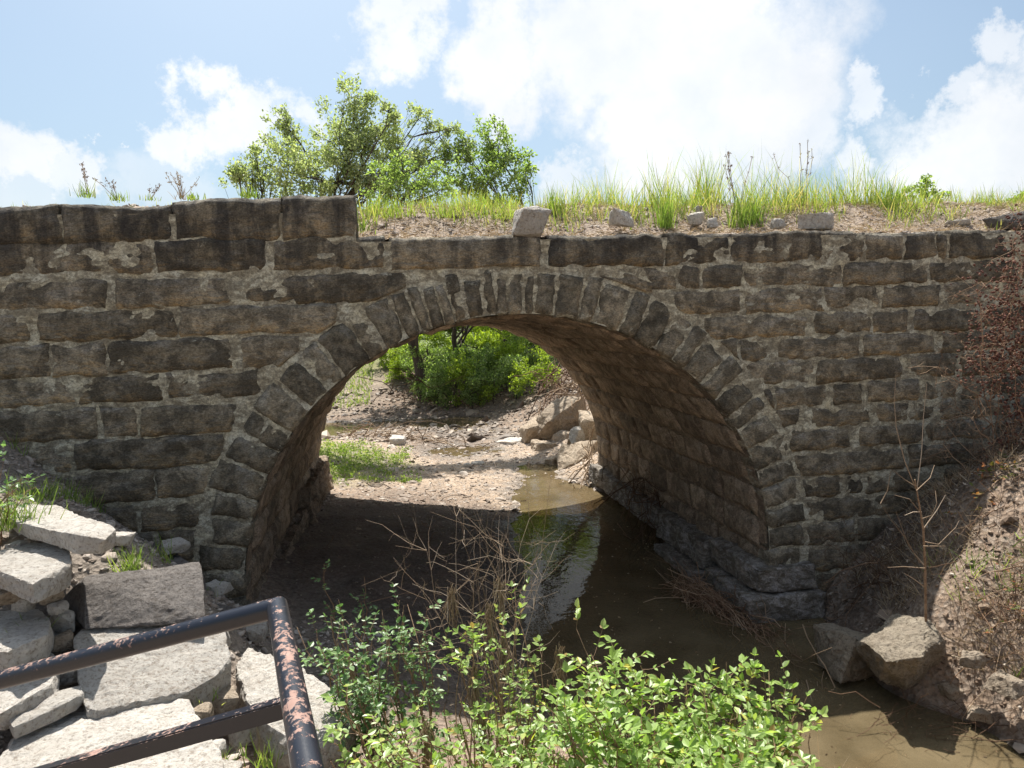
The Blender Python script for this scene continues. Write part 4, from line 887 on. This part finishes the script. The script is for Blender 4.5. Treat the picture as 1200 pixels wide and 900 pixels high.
# foreground shrubs
leaf_me = None
def shrub(name, stems, label, cat, leafm, lsize, per, seed, single=0, stemm=None, spread=.05, group=None, tv=LEAF):
    """stems: list of (base, tip). compound leaves in pairs along side twigs"""
    rg = np.random.default_rng(seed); base = np.mean([s[0] for s in stems], axis=0); root = thing(name, base, label, cat, group)
    sb2 = MB(); P = []; D = []; R = []; SC = []
    for a, b in stems:
        st = bend(a, b, 9, .08, .05, rg); tube(sb2, st, np.linspace(.006, .002, 9), 5); ln = np.linalg.norm(np.array(b)-np.array(a))
        for k in range(per):
            t = rg.uniform(.12, 1)**.8; q = st[0]*0+np.array([np.interp(t*8, range(9), st[:, i]) for i in range(3)])
            d = rg.normal(0, 1, 3)+np.array([0, 0, .6]); d /= np.linalg.norm(d); l2 = rg.uniform(.6, 1.2)*lsize*3.2
            e = q+d*l2; tw = bend(q, e, 5, .06, -.08, rg); tube(sb2, tw, .0011, 3)
            dd_ = tw[-1]-tw[0]; dd_ /= np.linalg.norm(dd_); sd_ = np.cross(dd_, [0, 0, 1.]); sd_ /= np.linalg.norm(sd_)+1e-6
            for m_ in range(2, 5):
                for sg in (-1, 1):
                    P.append(tw[m_]); D.append(dd_*.45+sg*sd_+rg.normal(0, .2, 3)); SC.append(lsize*rg.uniform(.4, 1.3)); R.append(rg.normal(0, .5))
            P.append(tw[-1]); D.append(dd_+rg.normal(0, .15, 3)); SC.append(lsize*rg.uniform(.8, 1.25)); R.append(rg.normal(0, .5))
    P = np.array(P); D = np.array(D); SC = np.array(SC); R = np.array(R); RM = rotmats(D, R)
    put(sb2, 'stems', stemm or M_SAP, root)
    order = np.argsort(np.linalg.norm(P-CAM, axis=1)-P[:, 2]*.8-SC*6); one = order[:single]; rest = order[single:]
    fb = MB(); inst(fb, tv, LEAF_F, P[rest], RM[rest], np.repeat(SC[rest][:, None], 3, 1)); o = put(fb, 'foliage', leafm, root, smooth=False)
    if single:
        global leaf_me
        o['kind'] = 'stuff'
        lm = MB(); lm.add(tv, LEAF_F); lme = lm.mesh('leaf', leafm, False)
        for i in one:
            lo = bpy.data.objects.new('leaf', lme); col.objects.link(lo); lo.parent = root
            mm = Matrix.Identity(4)
            for a in range(3):
                for b in range(3): mm[a][b] = RM[i][a][b]*SC[i]
                mm[a][3] = P[i][a]-root.location[a]
            lo.matrix_local = mm
    return root
def stems_to(tips, base, Y=None, jitter=.08, seed=0, n=1):
    rg = np.random.default_rng(seed); out = []
    for t in tips:
        for _ in range(n):
            e = np.array(atY(t[0], t[1], t[2]))+rg.normal(0, jitter, 3); b = np.array(base)+rg.normal(0, .12, 3)*np.array([1, 1, 0]); b[0] = .5*b[0]+.5*e[0]; b[1] = .6*b[1]+.4*e[1]; b[2] = gzs(b[0], b[1])-.03; out.append((b, e))
    return out
g = lambda x, y: (x, y, gzs(x, y))
tipsR = [(750,795,-3.3),(775,815,-3.2),(800,815,-3.3),(830,815,-3.3),(860,805,-3.4),(895,785,-3.4),(915,800,-3.4),(900,830,-3.6),(925,885,-3.7),(920,860,-3.6),(870,850,-3.7),(820,850,-3.6),(780,850,-3.6),(730,830,-3.6),(700,810,-3.5),(660,820,-3.6),(690,860,-3.8),(750,890,-3.9),(820,900,-4),(880,900,-4),(640,850,-3.8),(715,790,-3.3)]
shrub('leafy_shrub', stems_to(tipsR, (1.15, -3.9, 0), jitter=.08, seed=1, n=4), 'bright sunlit shrub with oval leaves at the bottom right of centre', 'shrub', M_LEAFB, .044, 11, 11, single=280)
tipsM = [(400,890,-3.8),(430,900,-3.9),(500,895,-3.9),(540,890,-3.8),(640,880,-3.9),(600,870,-3.7),(560,725,-2.9),(520,735,-2.9),(600,700,-2.9),(590,740,-3),(620,770,-3),(540,760,-3.1),(580,790,-3.2),(630,790,-3.3),(610,840,-3.5),(560,850,-3.5),(520,880,-3.6),(450,880,-3.7),(480,850,-3.5),(590,890,-3.8),(650,880,-3.8),(430,870,-3.6)]
shrub('leafy_shrub', stems_to(tipsM, (.45, -3.4, 0), jitter=.09, seed=2, n=3), 'sparse shrub with arching green sprays at the bottom centre', 'shrub', M_LEAFB, .036, 6, 12)
tipsL = [(375,720,-2.6),(400,730,-2.6),(430,740,-2.6),(450,765,-2.7),(380,760,-2.7),(415,770,-2.8),(470,750,-2.7),(400,795,-2.9),(430,800,-2.9),(480,720,-2.6),(455,715,-2.6),(500,735,-2.7)]
shrub('small_leaf_shrub', stems_to(tipsL, (0, -2.9, 0), jitter=.06, seed=3, n=3), 'low shrub with small grey green leaves right of the handrail corner', 'shrub', M_LEAFD, .034, 9, 13)
shrub('shade_weed', stems_to([(385,670,-1.2),(430,665,-1),(380,700,-1.3),(425,700,-1.2)], (-.4, -1.1, 0), jitter=.04, seed=4), 'dark green weed in the shade of the arch mouth', 'weed', M_LEAFD, .035, 7, 14)
shrub('pale_leaf_weed', stems_to([(10,555,-1.6),(28,565,-1.6),(35,560,-1.6),(5,530,-1.6),(18,580,-1.7)], (-2.8, -1.7, 0), jitter=.04, seed=5, n=2), 'pale leaved weed with a dry flower head at the left edge', 'weed', M_LEAFD, .04, 3, 15)
# dry stalks between the shrubs
def twigs(name, specs, label, cat, m, seed, sub=4, r0=.004, sublen=.3, kind=None, group=None):
    rg = np.random.default_rng(seed); mb = MB(); sbm = MB()
    for a, b in specs:
        a = np.array(a); b = np.array(b); st = bend(a, b, 9, .1, .05, rg); tube(mb, st, np.linspace(r0, r0*.4, 9), 5); ln = np.linalg.norm(b-a)
        for k in range(sub):
            q = st[rg.integers(2, 9)]; e = q+(rg.normal(0, 1, 3)*.6+(b-a)/ln*.6)*ln*sublen*rg.uniform(.4, 1); tw = bend(q, e, 5, .12, .03, rg); tube(sbm, tw, np.linspace(r0*.5, r0*.2, 5), 4)
            for _ in range(2):
                e2 = tw[2]+rg.normal(0, 1, 3)*ln*.07; tube(sbm, bend(tw[2], e2, 4, .1, 0, rg), r0*.22, 3)
    root = thing(name, np.array(specs[0][0]), label, cat, group); put(mb, 'stem', m, root); put(sbm, 'twigs', m, root); return root
def Y(px, py, y): return atY(px, py, y)
def dn(p, k=.0): q = np.array(p); q[2] = gzs(q[0], q[1])-.03; return q
b_ = dn(atY(585, 800, -2.9))
twigs('dead_stalks', [(b_, Y(500,645,-2.7)),(b_, Y(535,605,-2.7)),(b_, Y(545,640,-2.7)),(b_, Y(620,605,-2.7)),(b_, Y(635,640,-2.7)),(b_, Y(600,660,-2.8)),(b_, Y(470,690,-2.8)),(b_, Y(570,620,-2.7)),(b_, Y(583,650,-2.7)),(b_, Y(560,660,-2.75)),(b_, Y(590,640,-2.7))], 'pale dead weed stalks standing in front of the shaded arch floor', 'dead weed', M_TWIG, 5, 9, .0026)
mb = MB(); rg = np.random.default_rng(77); root = thing('drooping_seed_heads', b_, 'drooping straw coloured seed heads hanging on the dead stalks', 'seed heads')
for px, py, y_, hh in [(530,700,-2.7,.25),(575,720,-2.8,.25),(590,750,-2.8,.3),(555,790,-3,.4),(565,840,-3.2,.5),(655,770,-2.9,.25),(585,690,-2.8,.22),(500,860,-3.4,.4),(620,870,-3.4,.4)]:
    p = Y(px, py-10, y_)
    for k in range(34): tube(mb, bend(p+rg.normal(0, .012, 3), p+np.array([rg.normal(0, .03), rg.normal(0, .03), -hh*rg.uniform(.4, 1)]), 5, .06, 0, rg), .0016, 3)
put(mb, 'strands', M_STRAW, root)['kind'] = 'stuff'
# forest of dry stems and litter under the shrubs
mb = MB(); p = scatter(2600, -.4, 2.6, -4.6, -2.6, gzn); grass(mb, p, rng.uniform(.08, .4, len(p)), .005, .5)
tag(put(mb, 'shrub_litter', M_STRAW, smooth=False), 'dry stems and litter under the foreground shrubs', 'dry grass', kind='stuff')
# bare sapling and other plants on the right bank
sbse = atY(1086, 770, -1.75); root = thing('bare_sapling', sbse, 'leafless sapling with thin pale branches on the right bank', 'sapling'); mb = MB(); lb2 = MB(); rg = np.random.default_rng(9); Ys = -1.75
tr_ = [Y(1086,775,Ys),Y(1085,720,Ys),Y(1084,660,Ys),Y(1082,620,Ys),Y(1077,590,Ys),Y(1072,562,Ys)]; tube(mb, tr_, [.011,.01,.009,.008,.006,.005], 7); put(mb, 'trunk', M_SAP, root)
for seq in [[(1074,575),(1060,540),(1050,500),(1048,470),(1050,440)],[(1075,570),(1080,530),(1082,490),(1086,450)],[(1078,660),(1062,632),(1045,610),(1032,590)],[(1032,590),(1040,575),(1044,552)],[(1082,662),(1065,640),(1050,600)],[(1084,635),(1100,638),(1120,618),(1124,610)],[(1082,620),(1098,598),(1108,580)],
            [(1078,600),(1066,585),(1048,580)],[(1084,666),(1060,664),(1040,665)],[(1076,572),(1060,562),(1045,550)],[(1074,575),(1090,560),(1095,545)],[(1082,640),(1098,640),(1108,640)],[(1080,608),(1092,604),(1098,590),(1096,575)],[(1086,690),(1070,678),(1060,672)],[(1080,600),(1070,600),(1060,604)]]:
    pts = [Y(x, y, Ys+rg.uniform(-.08, .08)) for x, y in seq]; tube(lb2, pts, np.linspace(.0042, .0016, len(pts)), 4)
put(lb2, 'branches', M_TWIG, root)
# dark seeded dead shrub at the right edge
dsb = atY(1150, 640, -.75); rg = np.random.default_rng(21); root = thing('dead_seeded_shrub', dsb, 'tall dead shrub with dark brown seed clusters at the right edge', 'dead shrub'); mb = MB(); sd2 = MB(); YY = -.8
for (xa, ya, xb, yb) in [(1165,660,1160,470),(1160,470,1190,290),(1160,480,1130,405),(1162,520,1120,475),(1165,560,1110,500),(1165,600,1105,520),(1160,470,1200,380),(1165,620,1120,590),(1175,640,1215,420),(1165,500,1100,430),(1180,560,1230,480),(1195,700,1190,420),(1150,440,1150,330),(1190,600,1215,300),(1200,620,1180,500),(1185,560,1165,440),(1200,500,1160,560),(1175,420,1195,260),(1205,560,1150,600),(1190,480,1140,520)]:
    st = bend(Y(xa, ya, YY+rg.uniform(-.1, .1)), Y(xb, yb, YY+rg.uniform(-.25, .25)), 8, .07, .03, rg); tube(mb, st, np.linspace(.008, .003, 8) if ya > 600 else np.linspace(.005, .002, 8), 5)
    for k in range(16):
        q = st[rg.integers(2, 8)]; e = q+rg.normal(0, .14, 3); tw = bend(q, e, 5, .15, .03, rg); tube(mb, tw, .0016, 3)
        for _ in range(3): tube(mb, bend(tw[3], tw[3]+rg.normal(0, .05, 3), 3, .1, 0, rg), .0011, 3)
put(mb, 'branches', M_ROOTL, root)
tv_, tf_ = ico()
for px, py, n in [(1150,335,40),(1168,350,50),(1185,330,40),(1195,390,90),(1180,420,90),(1165,400,60),(1145,420,30),(1190,450,60),(1130,430,30),(1140,400,25),(1155,370,70),(1190,360,110),(1200,420,140),(1175,390,90),(1198,480,90),(1180,310,60),(1200,270,60),(1160,430,70),(1190,520,60),(1170,540,40),(1195,300,40),(1170,455,50),(1185,480,50)]:
    n = int(n*1.15); c = Y(px, py, YY); P = c+rg.normal(0, 1, (n, 3))*np.array([.08, .08, .11]); inst(sd2, tv_, tf_, P, rotmats(rg.normal(0, 1, (n, 3)), rg.uniform(0, 6, n)), rg.uniform(.010, .026, (n, 1))*np.array([[1, 1.4, 1]]))
put(sd2, 'seed_clusters', M_SEED, root, smooth=False)['kind'] = 'stuff'
shrub('turning_weed', stems_to([(1150,575,-1.1),(1160,560,-1),(1175,590,-1.2),(1185,610,-1.2),(1165,620,-1.3),(1195,580,-1),(1190,640,-1.4),(1200,560,-1),(1140,590,-1.2)], (6.0, -1.2, 0), jitter=.08, seed=7, n=2), 'weed with orange and green leaves on the sunlit right bank', 'weed', M_LEAFR, .04, 6, 17)
shrub('bank_weed', stems_to([(1180,655,-1.8),(1195,680,-1.9),(1160,700,-2),(1190,720,-2.1),(1150,740,-2.1)], (5.2, -2, 0), jitter=.08, seed=8), 'green low weed under the orange leaved one on the right bank', 'weed', M_LEAFR, .03, 5, 18)
for i, (lb_, sp_) in enumerate([('brown dead vine tangle on the bank under the dead seeded shrub', [(1120,690,1175,600,-1.2),(1150,680,1200,590,-1.2),(1160,720,1130,620,-1.3),(1180,660,1140,560,-.8),(1195,640,1160,560,-.8),(1140,620,1195,540,-.7)]), ('matted dry vines on the sunlit lower bank at the right edge', [(1110,760,1180,700,-1.9),(1130,800,1195,730,-2.1),(1160,780,1120,710,-1.9),(1190,790,1150,700,-2.0),(1200,740,1130,690,-1.8)]), ('thin brush in the shade between the pier and the sapling', [(960,690,1040,640,-.4),(990,720,1050,650,-.6),(1010,700,960,630,-.4),(1040,720,1000,650,-.6)])]):
    twigs('vine_tangle', [(dn(Y(a, b, y_)), Y(c, d, y_)) for a, b, c, d, y_ in sp_], lb_, 'dead vines', M_ROOTL if i != 2 else M_ROOT, 60+i, 14, .0035, .5)
# dead branch arching in front of right pier
a0 = dn(Y(1050,760,-.9))
twigs('dead_branch', [(a0, Y(1030,655,-.6)),(Y(1030,655,-.6), Y(965,685,-.6)),(Y(1020,650,-.6), Y(1050,735,-.8)),(Y(1000,690,-.5), Y(1060,690,-.8))], 'arching dead branch between the right pier and the sapling', 'dead branch', M_ROOT, 31, 6, .006)
# root and flood debris
def debris(name, path, n, rad, ln, label, m, seed, hang=0, parent=None, th=.0028):
    rg = np.random.default_rng(seed); mb = MB(); path = np.array(path)
    for k in range(n):
        t = rg.uniform(0, len(path)-1.01); i = int(t); q = path[i]+(path[i+1]-path[i])*(t-i)+rg.normal(0, rad, 3); d = (path[i+1]-path[i]); d /= np.linalg.norm(d)
        e = q+(d*rg.normal(.3, .7)+rg.normal(0, .35, 3))*ln*rg.uniform(.3, 1.1)+np.array([0, 0, -hang*rg.uniform(0, 1)]); tube(mb, bend(q, e, 5, .13, .02, rg), th*rg.uniform(.4, 1.5), 3)
    return tag(put(mb, name, m), label, 'debris', kind=None)
debris('root_debris', [Y(800,680,.55),Y(850,715,.1),Y(890,745,-.4),Y(925,780,-.8),Y(955,830,-1.15)], 2000, .045, .42, 'long bundle of roots and flood trash hanging along the right pier down to the water', M_ROOTL, 1, .16, th=.0032)
debris('flood_debris', [Y(740,560,3.6),Y(775,580,3.0),Y(770,640,2.6),Y(740,660,2.7)], 380, .16, .8, 'dark tangle of flood branches against the inside of the right arch wall', M_ROOT, 2, .35, th=.005)
debris('flood_debris', [Y(695,515,6.8),Y(688,560,6.2),Y(680,580,6.0)], 50, .06, .7, 'pale root tangle hanging over the boulders at the far opening', M_TWIG, 3, .1, th=.01)
debris('flood_debris', [Y(640,470,11.5),Y(665,455,11.2),Y(688,440,10.5),Y(685,480,9.5)], 55, .14, 1.0, 'bleached driftwood heaped on the far boulder pile', M_TWIG, 4, 0, th=.013)
debris('flood_debris', [Y(390,520,13),Y(440,515,13),Y(500,525,12),Y(550,540,11)], 230, .15, 1.1, 'dry flood brush along the stream edge beyond the arch', M_TWIG, 6, 0, th=.012)
debris('bank_roots', [Y(640,440,15),Y(665,445,14),Y(650,465,13.5)], 110, .3, 1.0, 'exposed roots in the cut bank behind the far boulders', M_ROOT, 7, .3, th=.014)
debris('bank_brush', [Y(470,455,19.2),Y(560,475,19),Y(640,470,18)], 260, .3, 1.2, 'dark brush and stems under the upstream thicket', M_ROOT, 8, .2, th=.012)
debris('twig_litter', [(4.4,-.5,.35),(5.2,-.8,.75),(6.3,-.9,1.3),(5.0,-1.6,1.1),(4.6,-2.2,.7),(4.5,-3,.6)], 1500, .28, .3, 'twig litter spread over the right bank', M_ROOT, 9, 0, th=.003)
debris('floor_twigs', [(-.9,.2,.5),(-.2,1.5,.4),(.5,3.0,.26),(-.5,4.5,.38),(.6,.2,.22)], 60, .45, .35, 'scattered twigs on the silt floor under the arch', M_ROOTL, 33, 0, th=.004)
debris('water_twigs', [atZ(1000,860,.01),atZ(1080,850,.01),atZ(1150,860,.01)], 90, .1, .5, 'thin drowned twigs in the shallow water at the right', M_ROOT, 10, 0, th=.002)
mb = MB(); n = 420; x = rng.uniform(1.2, 4.2, n); y = rng.uniform(-2.6, 3.5, n); k = gz(x, y) < -.03; x, y = x[k], y[k]
inst(mb, LEAF, LEAF_F, np.column_stack([x, y, np.full(len(x), .004)]), rotmats(np.column_stack([rng.normal(0, 1, len(x)), rng.normal(0, 1, len(x)), np.zeros(len(x))]), rng.normal(1.57, .1, len(x))), rng.uniform(.01, .035, (len(x), 1)))
tag(put(mb, 'floating_leaves', M_STRAW, smooth=False), 'dead leaves and bits floating on the creek', 'leaves', kind='stuff')
debris('pier_twigs', [Y(930,790,-1.2),Y(945,840,-1.6),Y(990,820,-1.5)], 14, .1, .9, 'few pale twigs sticking out over the water beside the shrub', M_TWIG, 12, .1, th=.004)
